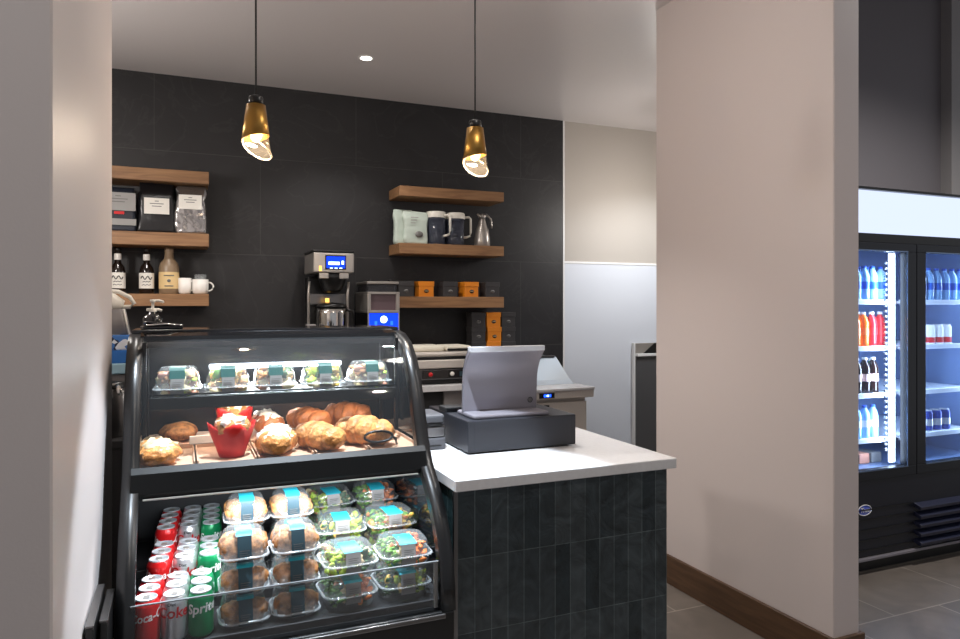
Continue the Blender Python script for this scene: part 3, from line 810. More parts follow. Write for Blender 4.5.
for k, (x, ya, yb, h, lab) in enumerate([(-.186, 1.80, 2.06, .735, 'nearest the near wall'), (-.163, 1.86, 2.06, .72, 'nearest the display case')]):
    t = thing('upright_board', f'narrow black upright board with pale top edge, {lab}', 'board', (x, 0, 0), 0, 'black boards between wall and case')
    MB().box(-.008, .008, ya, yb, 0, h, .002, 1).build('panel', 'black', t)
    MB().box(-.009, .009, ya, yb, h, h+.006, .001, 1).build('edge_strip', 'steel_dark', t)

# ------------------------------------------------------------------ sales counter
t = thing('sales_counter', 'dark tiled counter with thick white stone top in the centre', 'counter', (0, 0, 0))
KX0, KX1, KY0, KY1 = .80, 1.60, 2.075, 2.96
b = MB(); b.box(KX0, KX1, KY0, KY1, 0, .878); b.build('core', 'black_matte', t)
MB().box(KX0, KX1, KY0-.008, KY0, .0, .878).build('front_tiles', 'counter_tile', t)
MB().box(KX0-.008, KX0, KY0, KY1, .0, .878).build('side_tiles', 'counter_tile_side', t)
MB().box(KX1, KX1+.008, KY0, KY1, .0, .878).build('side_tiles', 'counter_tile_side', t)
b = MB(); b.box(KX0-.012, KX0, KY0-.012, KY0, 0, .878); b.build('corner_trim', 'steel_dark', t)
b = MB(); b.box(.787, 1.633, 2.05, 2.99, .878, .914, .003); b.build('countertop', 'quartz', t)

# cash drawer and terminal
t = thing('cash_drawer', 'charcoal metal cash drawer on the white counter', 'cash drawer', (1.192, 2.387, .914))
b = MB(); b.box(-.226, .226, .0, .44, .006, .122, .004); b.build('housing', 'drawer', t)
b = MB(); b.box(-.2, .2, -.001, .0, .012, .115, .001, 1); 
b.build('rear_plate', 'drawer', t)
for x in (-.2, .2):
    for y in (.04, .4): MB().lathe([(0, 0), (.012, 0), (.012, .007), (0, .007)], c=(x, y, 0), caps=False, n=14).build('foot', 'black_matte', t)
t = thing('payment_terminal', 'silver countertop payment terminal with curved screen back on the cash drawer', 'payment terminal', (1.155, 2.38, 1.036))
W2 = .158
prof = []   # rear face line going up then bending to the viewer
for k in range(9):
    a = k/8
    prof.append((.135-.006*a, .012+.11*a))
R0 = .145
for k in range(1, 9):
    a = k/8*.72
    prof.append((.129-R0*(1-math.cos(a)), .122+R0*math.sin(a)))
y, z = prof[-1]
for k in range(1, 4): prof.append((y-.013*k*math.sin(.72), z+.013*k*math.cos(.72)))
inner = [(y+.018*(.6+.4*math.cos(.5)), z+(.0 if i < 9 else .012*(i-8)/10)) for i, (y, z) in enumerate(prof)]
b = MB(); b.prism_x(prof+inner[::-1], -W2, W2, True); sb = b.build('screen_back', 'alu', t)
mod = sb.modifiers.new('bev', 'BEVEL'); mod.width = .003; mod.segments = 2; mod.limit_method = 'ANGLE'
MB().box(-W2, W2, prof[-1][0]-.004, inner[-1][0]+.004, prof[-1][1]-.001, inner[-1][1]+.007, .003).build('top_edge', 'alu_edge', t)
b = MB(); b.prism_x([(y+.014, z) for y, z in inner[2:]]+[(y+.002, z) for y, z in inner[2:]][::-1], -W2+.006, W2-.006, True); b.build('screen', 'black_gloss', t)
b = MB(); b.box(-W2, W2-.0, .03, .2, .0, .016, .006); b.build('foot_plate', 'alu', t)
b = MB(); pts = [(.128+.0095*math.cos(2*PI*k/20), prof[2][0]-.0008, .048+.0095*math.sin(2*PI*k/20)) for k in range(20)]
b.tube(pts, .0016, 6, closed=True); b.build('logo_ring', 'ink_black', t)
for v in (0,):
    lg = MB()
    for k in range(4):
        a = PI/4+k*PI/2; lg.box(.128+.0042*math.cos(a)-.0026, .128+.0042*math.cos(a)+.0026, prof[2][0]-.0018, prof[2][0]-.0006, .048+.0042*math.sin(a)-.0026, .048+.0042*math.sin(a)+.0026)
    lg.build('logo_leaves', 'ink_grey', t)
t = thing('card_reader', 'small black box beside the terminal foot on the cash drawer', 'card reader', (1.0, 2.66, 1.036))
MB().box(-.035, .04, -.04, .04, 0, .02, .003).build('shell', 'black_matte', t); MB().box(-.03, .03, -.043, -.04, .004, .014).build('slot', 'black_gloss', t)
t = thing('receipt_printer', 'grey receipt printer with stacked slots beside the cash drawer', 'receipt printer', (.875, 2.6, .914))
b = MB(); b.box(-.06, .055, -.08, .09, 0, .044, .006); b.build('base', 'printer_grey', t)
b = MB(); b.box(-.06, .055, -.075, .09, .047, .088, .005); b.build('body', 'steel_dark', t)
b = MB(); b.box(-.06, .055, -.07, .09, .091, .132, .012, 3); b.build('cover', 'printer_grey', t)
MB().box(-.045, .04, -.082, -.07, .09, .097).build('paper_slot', 'black', t)
MB().box(-.04, .035, -.084, -.079, .014, .019).build('seam', 'black', t)

# ------------------------------------------------------------------ back counter and equipment
t = thing('back_counter', 'long pale topped back counter below the oak shelves', 'counter', (0, 0, 0))
MB().box(-2.207, 2.05, 4.704, 5.335, 0.85, 0.893, .003).build('worktop', 'quartz', t)
MB().box(-2.207, 1.824, 4.786, 5.332, 0.06, 0.85).build('cabinet', 'black_matte', t)
b = MB(); b.box(1.742, 2.039, 4.763, 4.786, 0.08, 0.844, .003); b.box(1.824, 2.039, 4.786, 5.332, 0.08, 0.844); b.build('end_cabinet', 'grey_plastic', t)
MB().box(-2.207, 2.044, 4.879, 5.32, 0, 0.08).build('plinth', 'black', t)
bc = [t]
t = thing('prep_refrigerator', 'stainless sandwich prep refrigerator with white board and blue display', 'prep fridge', (0, 0, 0))
b = MB(); b.box(2.073, 2.828, 4.623, 5.332, 0.08, 0.763, .004); b.build('cabinet', 'steel_panel', t)
MB().box(2.079, 2.823, 4.594, 4.623, 0.08, 0.74, .005).build('door', 'steel_panel', t)
MB().box(2.36, 2.50, 4.583, 4.596, 0.685, 0.725, .004).build('handle', 'black', t)
MB().box(2.068, 2.858, 4.548, 4.623, 0.772, 0.828, .004).build('control_panel', 'steel_panel', t)
MB().box(2.395, 2.52, 4.543, 4.548, 0.782, 0.819).build('display', 'black_gloss', t)
MB().box(2.432, 2.49, 4.541, 4.543, 0.791, 0.81).build('display_digits', 'blue_glow', t)
MB().box(2.455, 2.47, 4.54, 4.541, 0.794, 0.806).build('display_digit', 'white_glow', t)
MB().box(2.068, 2.858, 4.53, 4.786, 0.829, 0.849, .004).build('cutting_board', 'quartz', t)
b = MB(); b.prism_x([(4.786, .85), (4.844, .879), (5.065, 1.036), (5.332, 1.04), (5.332, .769), (4.786, .769)], 2.079, 2.823); b.build('hood', 'steel_hood', t)
MB().box(2.091, 2.811, 5.053, 5.111, 1.038, 1.05, .003).build('lid_hinge', 'steel_dark', t)
for x in (2.12, 2.78):
    for y in (4.7, 5.25): MB().lathe([(0, 0), (.022, 0), (.017, .08), (0, .08)], c=(x, y, 0), caps=False, n=12).build('foot', 'black', t)

t = thing('sandwich_press', 'steel sandwich press with black control panel on the back counter', 'sandwich press', (1.777, 4.995, 0.893), size=BIG)
MB().box(-.21, .2, -.19, .2, .006, .03, .004).build('foot_tray', 'black', t)
MB().box(-.205, .195, -.2, .2, .03, .095, .006).build('control_body', 'steel_dark', t)
MB().box(-.17, .17, -.206, -.2, .035, .088, .002).build('control_panel', 'black_gloss', t)
MB().box(-.205, .195, -.215, .2, .1, .152, .006).build('upper_body', 'steel_panel', t)
MB().box(-.2, .19, -.2, .2, .152, .17, .004).build('gasket', 'black', t)
MB().box(-.215, .205, -.2, .2, .17, .198, .01).build('lid', 'steel_panel', t)
for x, m in ((-.12, 'ink_red'), (.02, 'white_plastic')):
    k_ = MB(); k_.lathe([(0, 0), (.014, 0), (.012, .012), (0, .012)], caps=False, n=16)
    for v in k_.bm.verts: v.co = Vector((x+v.co.x, -.206-v.co.z, .064+v.co.y))
    k_.build('knob', m, t)
MB().box(.07, .14, -.208, -.206, .048, .078).build('gauge', 'label_navy', t)
t = thing('folded_towel', 'cream folded towel lying on the sandwich press', 'towel', (1.661, 4.948, 1.123), size=BIG)
b = MB(); b.box(-.115, .1, -.1, .12, .001, .036, .014, 3); b.build('cloth', 'towel', t)
t = thing('folded_towel', 'cream folded towel with black clip on the sandwich press', 'towel', (1.864, 4.937, 1.123), size=BIG)
b = MB(); b.box(-.07, .1, -.1, .12, .001, .034, .012, 3); b.build('cloth', 'towel', t); MB().box(-.065, .085, -.106, -.096, .004, .018, .003).build('clip', 'black', t)

# coffee brewer
t = thing('coffee_brewer', 'tall steel coffee brewer with glowing blue screen on the back counter', 'coffee brewer', (0.978, 5.041, 0.893), size=BIG)
MB().box(-.13, .13, -.14, .2, 0, .12, .008).build('base', 'steel_dark', t)
MB().box(-.115, .12, .08, .2, .12, .66, .006).build('back_column', 'black', t)
hd = MB().box(-.118, .125, -.13, .2, .68, .8, .008).build('head', 'steel', t)
MB().box(-.12, .127, -.13, .2, .8, .816, .006).build('top_cover', 'black', t)
MB().box(-.05, .075, -.134, -.13, .7, .785, .003).build('screen_bezel', 'black_gloss', hd)
MB().box(-.042, .068, -.136, -.134, .708, .777).build('screen', 'blue_screen', hd)
b = MB(); b.box(-.03, .035, -.1375, -.136, .728, .745); b.box(.048, .06, -.1375, -.136, .73, .752)
for k in range(3): b.box(-.022+k*.028, -.006+k*.028, -.1375, -.136, .706, .71)
b.build('screen_icons', 'white_glow', hd)
MB().box(-.085, -.07, -.133, -.13, .69, .72).build('indicator', 'amber_glow', hd)
MB().lathe([(.0, .565), (.045, .565), (.06, .58), (.085, .65), (.085, .68), (0, .68)], c=(.01, -.04, 0), caps=False, n=28).build('funnel', 'black', t)
for x in (-.06, .06): MB().box(x-.028+.005, x+.028+.005, -.128, -.1, .645, .68, .005).build('funnel_latch', 'steel', t)
for x, h0 in ((-.135, .1), (.1, .1)): MB().tube([(x, -.06, .12), (x, -.06, .56), (x+.006, -.06, .63)], .008, 8).build('side_rail', 'steel', t)
MB().box(-.115, .11, .03, .1, .49, .56, .004).build('splash_panel', 'steel_dark', t)
sv = MB().lathe([(.0, .12), (.085, .12), (.09, .13), (.09, .44), (.086, .475), (.0, .475)], c=(.005, -.04, 0), caps=False, n=32).build('thermal_server', 'chrome', t)
MB().lathe([(.09, .475), (.094, .48), (.07, .498), (.0, .505)], c=(.005, -.04, 0), caps=False, n=32).build('server_lid', 'black', sv)
MB().tube([(.09, -.06, .46), (.13, -.07, .45), (.14, -.07, .4), (.13, -.07, .33), (.09, -.06, .32)], .01, 8).build('server_handle', 'black', sv)
MB().lathe([(.0, .505), (.012, .505), (.012, .53), (0, .53)], c=(-.02, -.04, 0), caps=False, n=12).build('server_knob', 'amber_glow', sv)
MB().box(-.155, -.1, -.13, -.06, .12, .375, .006).build('side_cup_holder', 'grey_plastic', t)

# grinder
t = thing('coffee_grinder', 'slim coffee grinder with blue lit panel beside the brewer', 'coffee grinder', (1.342, 5.088, 0.893), size=BIG)
MB().box(-.1, .1, -.14, .18, 0, .44, .008).build('body', 'black', t)
MB().box(-.095, .095, -.146, -.14, .335, .438, .002).build('lit_panel', 'blue_screen', t)
b = MB(); b.lathe([(0, 0), (.022, 0), (0, .004)], n=20, caps=False)
for v in b.bm.verts: v.co = Vector((v.co.x, -.147-v.co.z, .4+v.co.y))
b.build('lit_button', 'white_glow', t)
b = MB()
for x in (-.05, .05): b.box(x-.008, x+.008, -.149, -.146, .365, .39)
for x in (-.02, .02): b.box(x-.006, x+.006, -.149, -.146, .345, .356)
b.build('lit_icons', 'blue_glow', t)
fr = MB(); fr.box(-.102, .102, -.145, .18, .44, .457, .003); fr.box(-.102, -.08, -.145, .18, .457, .555, .003); fr.box(.08, .102, -.145, .18, .457, .555, .003); fr.box(-.102, .102, -.145, .18, .555, .57, .003)
fr.build('steel_surround', 'steel', t)
MB().box(-.08, .08, -.13, .17, .457, .555).build('mesh_panel', 'mesh_panel', t)
MB().box(-.1, -.092, -.147, -.14, .0, .44).build('edge_trim', 'steel', t); MB().box(.092, .1, -.147, -.14, .0, .44).build('edge_trim', 'steel', t)
MB().box(-.09, .09, -.12, .16, .57, .617, .004).build('hopper', 'plastic_dark', t)
MB().box(-.1, .1, -.135, .17, .617, .635, .005).build('hopper_lid', 'steel', t)
b = MB()
for x in (-.075, .055): b.lathe([(0, .635), (.012, .635), (.01, .65), (0, .65)], c=(x, -.08, 0), caps=False, n=12)
b.build('lid_knob', 'black', t)

# shallow cabinet on the passage wall
t = thing('passage_cabinet', 'shallow dark wall cabinet with white edge and top beside the right wall', 'cabinet', (0, 0, 0))
MB().box(3.765, 4.6, 5.29, 5.34, .0, 1.0).build('body', 'cab_dark', t)
MB().box(3.752, 3.765, 5.30, 5.34, .0, 1.118, .002).build('end_panel', 'trim_white', t)
MB().box(3.765, 4.6, 5.27, 5.34, 1.0, 1.022, .002).build('ledge', 'trim_white', t)
MB().box(3.765, 4.6, 5.315, 5.34, 1.022, 1.115, .003).build('upstand', 'steel', t)
b = MB(); v = [b.bm.verts.new(p) for p in ((3.86, 5.3145, 1.024), (4.2, 5.3145, 1.024), (4.2, 5.3145, 1.115), (3.98, 5.3145, 1.115))]; b.bm.faces.new(v)
r = bmesh.ops.extrude_face_region(b.bm, geom=b.bm.faces[:]); [setattr(q, 'co', q.co+Vector((0, -.01, 0))) for q in r['geom'] if isinstance(q, bmesh.types.BMVert)]
b.build('black_wedge', 'black', t)

# ------------------------------------------------------------------ oak shelves
def shelf(label, x0, x1, z0, z1):
    o = MB().box(x0, x1, 5.053, 5.342, z0, z1, .003, 1).build('floating_shelf', 'wood'); return tag(o, label, 'shelf', 'oak floating shelves')
shelf('oak floating shelf above the coffee bags', -1.510, 0.181, 2.267, 2.347)
shelf('oak floating shelf carrying the coffee bags', -1.510, 0.181, 1.849, 1.934)
shelf('oak floating shelf carrying syrup bottles and mugs', -1.510, 0.181, 1.453, 1.533)
shelf('empty oak floating shelf above the pitchers', 1.498, 2.350, 2.271, 2.346)
shelf('oak floating shelf carrying pitchers and mint bags', 1.498, 2.350, 1.843, 1.921)
shelf('oak floating shelf carrying five tea boxes', 1.498, 2.350, 1.439, 1.523)

def bag(name, label, loc, w, d, h, m, rz=0., lab=None, seed=0, taper=.9, top='fold'):
    t = thing(name, label, 'coffee bag' if 'coffee' in label else 'bag', loc, rz, size=BIG)
    b = MB(); rings = []
    N = 18
    for k in range(N+1):
        f = k/N
        ww = w*(1-(1-taper)*f) if f > .0 else w*.95
        dd = d*(1-.15*f) if f < .75 else d*(.87-(f-.75)*2.9)
        rr = b.rrect(ww, max(dd, .012), min(.02, max(dd, .012)*.45), h*f, 9)
        for v in rr:
            q = noise.noise(Vector((v.co.x*14+seed, v.co.y*14, v.co.z*14)))
            q2 = noise.noise(Vector((v.co.x*40+seed, v.co.y*40, v.co.z*40))); g = 1 if f < .7 else 2.2
            v.co.x += (q*.008+q2*.003)*g; v.co.y += (q*.010+q2*.004*g)*(1 if v.co.y > 0 else .6); v.co.z += (q2*.012 if f > .9 else 0)
        rings.append(rr)
    b.loft(rings, True, True); b.build('pouch', m, t)
    if lab:
        lw, z0, z1, lm = lab
        l = MB().box(-lw/2, lw/2, -d/2-.009, -d/2-.0065, z0, z1).build('label', lm, t)
        s = MB(); zz = z0+(z1-z0)*.62
        for i, ww in enumerate((.16, .55, .38)):
            s.box(-lw*ww/2, lw*ww/2, -d/2-.0097, -d/2-.0088, zz-(i-1)*(z1-z0)*.16, zz-(i-1)*(z1-z0)*.16+(z1-z0)*.05)
        s.build('label_print', 'ink_grey', l)
    return t
SZ = 1.9345
t = bag('coffee_bag', 'dark coffee bag with wide grey panel, partly hidden by the wall', (-0.366, 5.158, SZ), .185, .1, .25, 'bag_navy', .05, (.175, .115, .215, 'label_grey'), 3)
MB().box(-.06, .09, -.057, -.054, .035, .07).build('lower_label', 'label_grey', t); MB().box(-.02, .03, -.057, -.054, .095, .11).build('red_mark', 'ink_red', t)
bag('coffee_bag', 'black coffee bag with white label on the upper shelf', (-0.137, 5.169, SZ), .2, .11, .285, 'bag_black', 0, (.13, .105, .195, 'paper'), 9)
bag('coffee_bag', 'shiny silver coffee bag with white label at the shelf end', (0.072, 5.158, SZ), .175, .11, .278, 'bag_silver', -.08, (.122, .14, .222, 'paper'), 17)
SZ = 1.5338
def syrup(label, x, glass, lab, name='syrup_bottle', cap='paper'):
    t = thing(name, label, 'bottle', (x, 5.169, SZ), size=BIG)
    MB().lathe([(.0, 0), (.036, 0), (.039, .004), (.039, .125), (.034, .15), (.017, .175), (.0155, .225), (.017, .228), (.017, .235), (0, .235)], caps=False, n=28).build('bottle', glass, t)
    MB().lathe([(.0, .235), (.018, .235), (.018, .26), (.0, .26)], caps=False, n=20).build('cap', 'black', t)
    MB().lathe([(.0185, .19), (.019, .2), (.019, .218), (.0175, .225)], caps=False, n=20).build('neck_label', 'ceramic', t)
    l = MB().lathe([(.0396, .03), (.0396, .118)], caps=False, n=28).build('label', lab, t)
    random.seed(int(x*1000)+900)
    s = MB(); pts = [(.0405*math.sin(a), -.0405*math.cos(a), .09+.009*math.sin(a*9)) for a in [(-.75+k*.05) for k in range(31)]]
    s.tube(pts, .0026, 6); s.tube([(.0405*math.sin(a), -.0405*math.cos(a), .05+.002*math.sin(a*14)) for a in [(-.6+k*.06) for k in range(21)]], .0016, 6); s.tube([(.0405*math.sin(a), -.0405*math.cos(a), .068+.002*math.sin(a*17)) for a in [(-.5+k*.06) for k in range(18)]], .0018, 6); s.build('label_script', 'ink_black', l)
    return t
syrup('dark syrup bottle with white label, half hidden by the wall', -.37, 'syrup', 'paper')
syrup('dark syrup bottle with white script label beside the tan bottle', -.2, 'syrup', 'paper')
t = thing('sauce_bottle', 'tan sauce bottle with cream label on the lower shelf', 'bottle', (-0.064, 5.169, SZ), size=BIG)
MB().lathe([(.0, 0), (.05, 0), (.054, .006), (.054, .15), (.048, .175), (.026, .205), (.022, .25), (.022, .262), (0, .262)], caps=False, n=28).build('bottle', 'tan_bottle', t)
MB().lathe([(.023, .238), (.0245, .24), (.0245, .268), (.0, .27)], caps=False, n=20).build('cap', 'tan_bottle', t)
l = MB().lathe([(.0546, .03), (.0546, .125)], caps=False, n=28).build('label', 'cream', t)
s = MB()
for z, a in ((.105, .5), (.045, .42)): s.tube([(.0552*math.sin(q), -.0552*math.cos(q), z) for q in [(-a+k*a/8) for k in range(17)]], .003, 5)
s.blob((0, -.0552, .075), .01, .002, .009, 0, 1, 0, 2); s.build('label_print', 'ink_grey', l)
def mug(label, x, r, h, handle_r):
    t = thing('mug', label, 'mug', (x, 5.146, SZ), 0, 'white mugs', BIG)
    MB().lathe([(.0, 0), (r*.75, 0), (r*.93, .008), (r, .03), (r, h), (r-.004, h), (r-.004, .01), (0, .008)], caps=False, n=32).build('cup', 'ceramic', t)
    pts = [(r-.004+handle_r*math.sin(a), 0, h*.52-h*.3*math.cos(a)) for a in [PI*k/12 for k in range(13)]]
    MB().tube(pts, .005, 8).build('handle', 'ceramic', t)
    return t
mug('narrow white mug beside the tan sauce bottle', .033, .036, .092, .022)
mug('wide white mug with glass standing in it at the shelf end', .13, .045, .085, .03)
t = thing('drinking_glass', 'clear glass standing inside the wide white mug', 'glass', (0.130, 5.146, SZ+.0105), size=BIG)
MB().lathe([(.0, .001), (.026, .001), (.034, .105), (.032, .105), (.025, .005), (0, .005)], caps=False, n=24).build('tumbler', 'plastic', t)

SZ = 1.9218
bag('mint_bag', 'pale mint bag standing at the back beside the shelf end', (1.562, 5.192, SZ), .12, .05, .225, 'mint', .1, None, 5, 1.02)
t = bag('mint_bag', 'pale mint bag with round dark emblem in front on the shelf', (1.649, 5.140, SZ), .155, .06, .215, 'mint', -.04, None, 8, 1.08)
e = MB(); e.lathe([(.0, 0), (.026, 0), (.026, .002), (0, .002)], caps=False, n=24, sy=.8)
for v in e.bm.verts: v.co = Vector((v.co.x+.015, -.035-v.co.z, .062+v.co.y))
e.build('emblem', 'ink_grey', t)
e = MB()
for i, w in enumerate((.05, .04, .03)): e.box(-.04, -.04+w, -.0365, -.0345, .168-i*.018, .173-i*.018)
e.build('faint_print', 'label_grey', t)
def pitcher(label, x, y, rz):
    t = thing('pitcher', label, 'pitcher', (x, y, SZ), rz, 'clear pitchers with white lids', BIG)
    MB().lathe([(.0, .001), (.058, .001), (.06, .006), (.066, .18), (.064, .18), (.058, .008), (0, .008)], caps=False, n=32).build('jug', 'pitcher_body', t)
    MB().lathe([(.067, .178), (.068, .182), (.068, .212), (.062, .219), (0, .22)], caps=False, n=32).build('lid', 'white_plastic', t)
    MB().tube([(.06, 0, .192), (.1, 0, .196), (.112, 0, .185), (.112, 0, .09), (.106, 0, .068), (.085, 0, .06), (.062, 0, .058)], .008, 8).build('handle', 'white_plastic', t)
    return t
pitcher('clear white lidded pitcher beside the mint bags', 1.818, 5.158, -.9)
pitcher('clear white lidded pitcher between other pitcher and steel carafe', 1.98, 5.17, -.1)
t = thing('steel_carafe', 'slender steel carafe at the end of the pitcher shelf', 'carafe', (2.213, 5.169, SZ), size=BIG)
MB().lathe([(.0, 0), (.05, 0), (.054, .006), (.052, .06), (.044, .11), (.03, .15), (.021, .18), (.02, .2), (.0, .2)], caps=False, n=32).build('body', 'steel', t)
MB().lathe([(.022, .198), (.025, .205), (.024, .218), (.0, .225)], caps=False, n=24).build('lid', 'steel', t)
b = MB(); b.tube([(.015, 0, .212), (.045, 0, .212), (.066, 0, .19), (.072, 0, .15), (.07, 0, .13)], .007, 8); b.build('handle', 'steel', t)
MB().tube([(-.012, 0, .205), (-.03, 0, .218), (-.036, 0, .224)], [.01, .008, .006], 8).build('spout', 'steel', t)
MB().box(-.005, .035, -.008, .008, .222, .23, .003).build('thumb_lever', 'steel_dark', t)

SZ = 1.5233
def make_teabox(name, col):
    t = thing(name, '', 'tea box', size=BIG)
    MB().box(-.05, .05, -.05, .05, 0, .074, .0015, 1).build('carton', col, t)
    MB().box(-.053, .053, -.053, .053, .068, .1, .0015, 1).build('lid', col, t)
    e = MB(); e.lathe([(.0, 0), (.016, 0), (.016, .001), (0, .001)], caps=False, n=20, sy=.72)
    for v in e.bm.verts: v.co = Vector((v.co.x, -.0505-v.co.z, .036+v.co.y))
    e.build('emblem', 'ink_black' if 'orange' in col else 'ink_grey', t)
    e = MB(); e.box(-.012, .012, -.0524, -.0512, .035, .038); e.build('emblem_print', 'cream' if 'orange' in col else 'ink_black', t)
    return t
ob = make_teabox('tea_box', 'orange_box'); db = make_teabox('tea_box', 'dark_box')
G = 'tea boxes'
for i, (x, p, l) in enumerate([(1.562, db, 'charcoal tea box nearest the coffee grinder on the lowest shelf'), (1.721, ob, 'orange tea box, first of two on the lowest shelf from the grinder'), (1.911, db, 'charcoal tea box between the two orange boxes on the shelf'), (2.085, ob, 'orange tea box, farther of two on the lowest shelf from the grinder'), (2.265, db, 'charcoal tea box at the far end of the lowest shelf')]):
    place(p, USED, (x, 5.146, SZ), random.uniform(-.06, .1), l, G)
rn = ['bottom', 'middle', 'top']
for r_ in range(3):
    for c, (x, p) in enumerate([(2.172, db), (2.302, ob), (2.432, db)]):
        cn = ['charcoal tea box beside the terminal side', 'orange tea box in the centre', 'charcoal tea box at the outer side'][c]
        place(p, USED, (x+(.007 if r_ == 1 and c == 1 else 0), 5.2, 1.0525+r_*.1165), 0, f'{cn}, {rn[r_]} row of the stack on the prep fridge', G)

# ------------------------------------------------------------------ things behind the near wall
t = thing('side_counter', 'black side counter behind the near wall holding cartons', 'counter', (0, 0, 0))
MB().box(-.9, -.16, 2.86, 3.42, .94, .97, .003).build('worktop', 'black_matte', t); MB().box(-.88, -.18, 2.88, 3.4, 0, .94).build('cabinet', 'black_matte', t)
t = thing('coffee_airpot', 'steel airpot with black spout low behind the near wall', 'airpot', (-.245, 2.98, .97))
MB().lathe([(0, 0), (.06, 0), (.062, .006), (.062, .17), (.05, .185), (.0, .185)], caps=False, n=28).build('body', 'steel_dark', t)
MB().lathe([(.055, .18), (.055, .2), (.0, .206)], caps=False, n=24).build('top', 'black', t)
MB().tube([(.03, -.04, .19), (.04, -.07, .185), (.045, -.085, .165)], .01, 8).build('spout', 'chrome', t)
t = thing('napkin_dispenser', 'grey steel napkin dispenser supporting the blue cartons', 'dispenser', (-.36, 3.12, .97))
MB().box(-.11, .18, -.08, .12, 0, .225, .008).build('housing', 'grey_plastic', t); MB().box(-.1, .15, -.084, -.079, .06, .16, .003).build('face_plate', 'steel', t)
o = MB().box(-.48, -.17, 3.03, 3.22, 1.1955, 1.236, .004).build('paper_carton', 'cup_pale'); tag(o, 'pale blue flat carton under the bright blue carton', 'carton', 'cartons behind the near wall')
o = MB().box(-.475, -.172, 3.035, 3.215, 1.2365, 1.286, .004).build('paper_carton', 'cup_blue'); tag(o, 'bright blue flat carton between pale and patterned cartons', 'carton', 'cartons behind the near wall')
o = MB().box(-.47, -.168, 3.04, 3.21, 1.2865, 1.345, .006).build('paper_carton', 'floral'); tag(o, 'dark blue and white patterned carton under the grey bin', 'carton', 'cartons behind the near wall')
t = thing('storage_bin', 'tapered grey storage bin under the white jug', 'bin', (-.3, 3.13, 1.3455))
b = MB(); b.loft([b.rrect(.24, .15, .015, 0), b.rrect(.2, .14, .015, .1)], True, True); b.build('tub', 'grey_plastic', t)
b = MB(); b.tube([(.12, -.07, .002), (.1, -.066, .1)], .004, 6); b.build('corner_rib', 'white_plastic', t)
t = thing('white_jug', 'white plastic jug tipped on top of the grey bin', 'jug', (-.29, 3.13, 1.446))
b = MB(); b.loft([b.rrect(.16, .12, .03, 0, c=(0, 0)), b.rrect(.2, .125, .03, .03, c=(-.01, 0)), b.rrect(.13, .1, .03, .075, c=(-.03, 0))], True, True); b.build('body', 'white_plastic', t)
MB().tube([(.02, -.02, .07), (.07, -.02, .066), (.11, -.02, .045), (.125, -.02, .02), (.11, -.02, .006), (.07, -.02, .006)], .008, 8).build('handle', 'white_plastic', t)

# ------------------------------------------------------------------ drinks cooler
FX0, FX1, FY0, FY1 = 3.0, 4.58, 2.70, 3.46
t = thing('drinks_cooler', 'tall black two door drinks cooler with glowing header', 'drinks cooler', (0, 0, 0))
b = MB(); b.box(FX0, FX0+.05, FY0+.06, FY1, .1, 2.05); b.box(FX1-.05, FX1, FY0+.06, FY1, .1, 2.05); b.box(FX0, FX1, FY0+.06, FY1, 1.845, 2.05); b.box(FX0, FX1, FY0+.06, FY1, .1, .53)
b.build('cabinet', 'black', t)
b = MB(); b.box(FX0+.05, FX1-.05, FY1-.03, FY1-.005, .53, 1.845); b.box(FX0+.05, FX0+.056, FY0+.1, FY1-.03, .53, 1.845); b.box(FX1-.056, FX1-.05, FY0+.1, FY1-.03, .53, 1.845); b.box(FX0+.05, FX1-.05, FY0+.1, FY1-.03, .53, .54); b.box(FX0+.05, FX1-.05, FY0+.1, FY1-.03, 1.835, 1.845)
b.build('liner', 'cooler_in', t)
hb = MB(); hb.prism_x([(2.70, 1.853), (2.735, 1.848), (2.76, 1.848), (2.76, 2.088), (2.735, 2.088), (2.70, 2.075), (2.688, 1.965)], FX0, FX1, True); hb.build('header_panel', 'header', t)
b = MB(); b.box(FX0, FX1, 2.70, 2.765, 2.086, 2.1); b.build('header_cap', 'black', t)
b = MB(); b.box(FX0, FX1, 2.705, 2.765, 1.80, 1.85, .003); b.build('door_track', 'black', t)
MID0, MID1 = 3.74, 3.85
for i, (x0, x1, lab) in enumerate([(FX0+.02, 3.808, 0), (3.812, FX1-.02, 1)]):
    f = MB(); st = .075
    f.box(x0, x1, 2.7, 2.745, 1.755, 1.80, .003); f.box(x0, x1, 2.7, 2.745, .51, .565, .003); f.box(x0, x0+st, 2.7, 2.745, .565, 1.755, .003); f.box(x1-st, x1, 2.7, 2.745, .565, 1.755, .003)
    d = f.build('door', 'door_black', t)
    MB().box(x0+st, x1-st, 2.718, 2.722, .565, 1.755).build('pane', 'glass_door', d)
    e = MB(); e.box(x0+st-.004, x1-st+.004, 2.697, 2.701, .56, .567); e.box(x0+st-.004, x1-st+.004, 2.697, 2.701, 1.753, 1.76); e.box(x1-st-.004, x1-st+.002, 2.697, 2.701, .565, 1.755); e.build('seal', 'door_edge', d)
b = MB(); b.box(FX0, FX1, 2.71, 2.77, .1, .51, .004); b.build('lower_panel', 'panel_navy', t)
g = MB()
for k in range(5): g.box(FX0+.1, 3.78, 2.704, 2.711, .13+k*.055, .136+k*.055)
g.build('grille_groove', 'black', t)
g = MB()
for k in range(5):
    g.box(3.80, FX1-.04, 2.668, 2.715, .12+k*.05, .142+k*.05, .003, rot=Matrix.Rotation(.35, 3, 'X'))
g.build('louver_panel', 'panel_navy2', t)
MB().box(FX0, FX1, 2.695, 2.715, .078, .094, .003).build('kick_trim', 'alu', t)
MB().box(FX0+.02, FX1-.02, 2.76, 3.4, .0, .1).build('kick_plate', 'black', t)
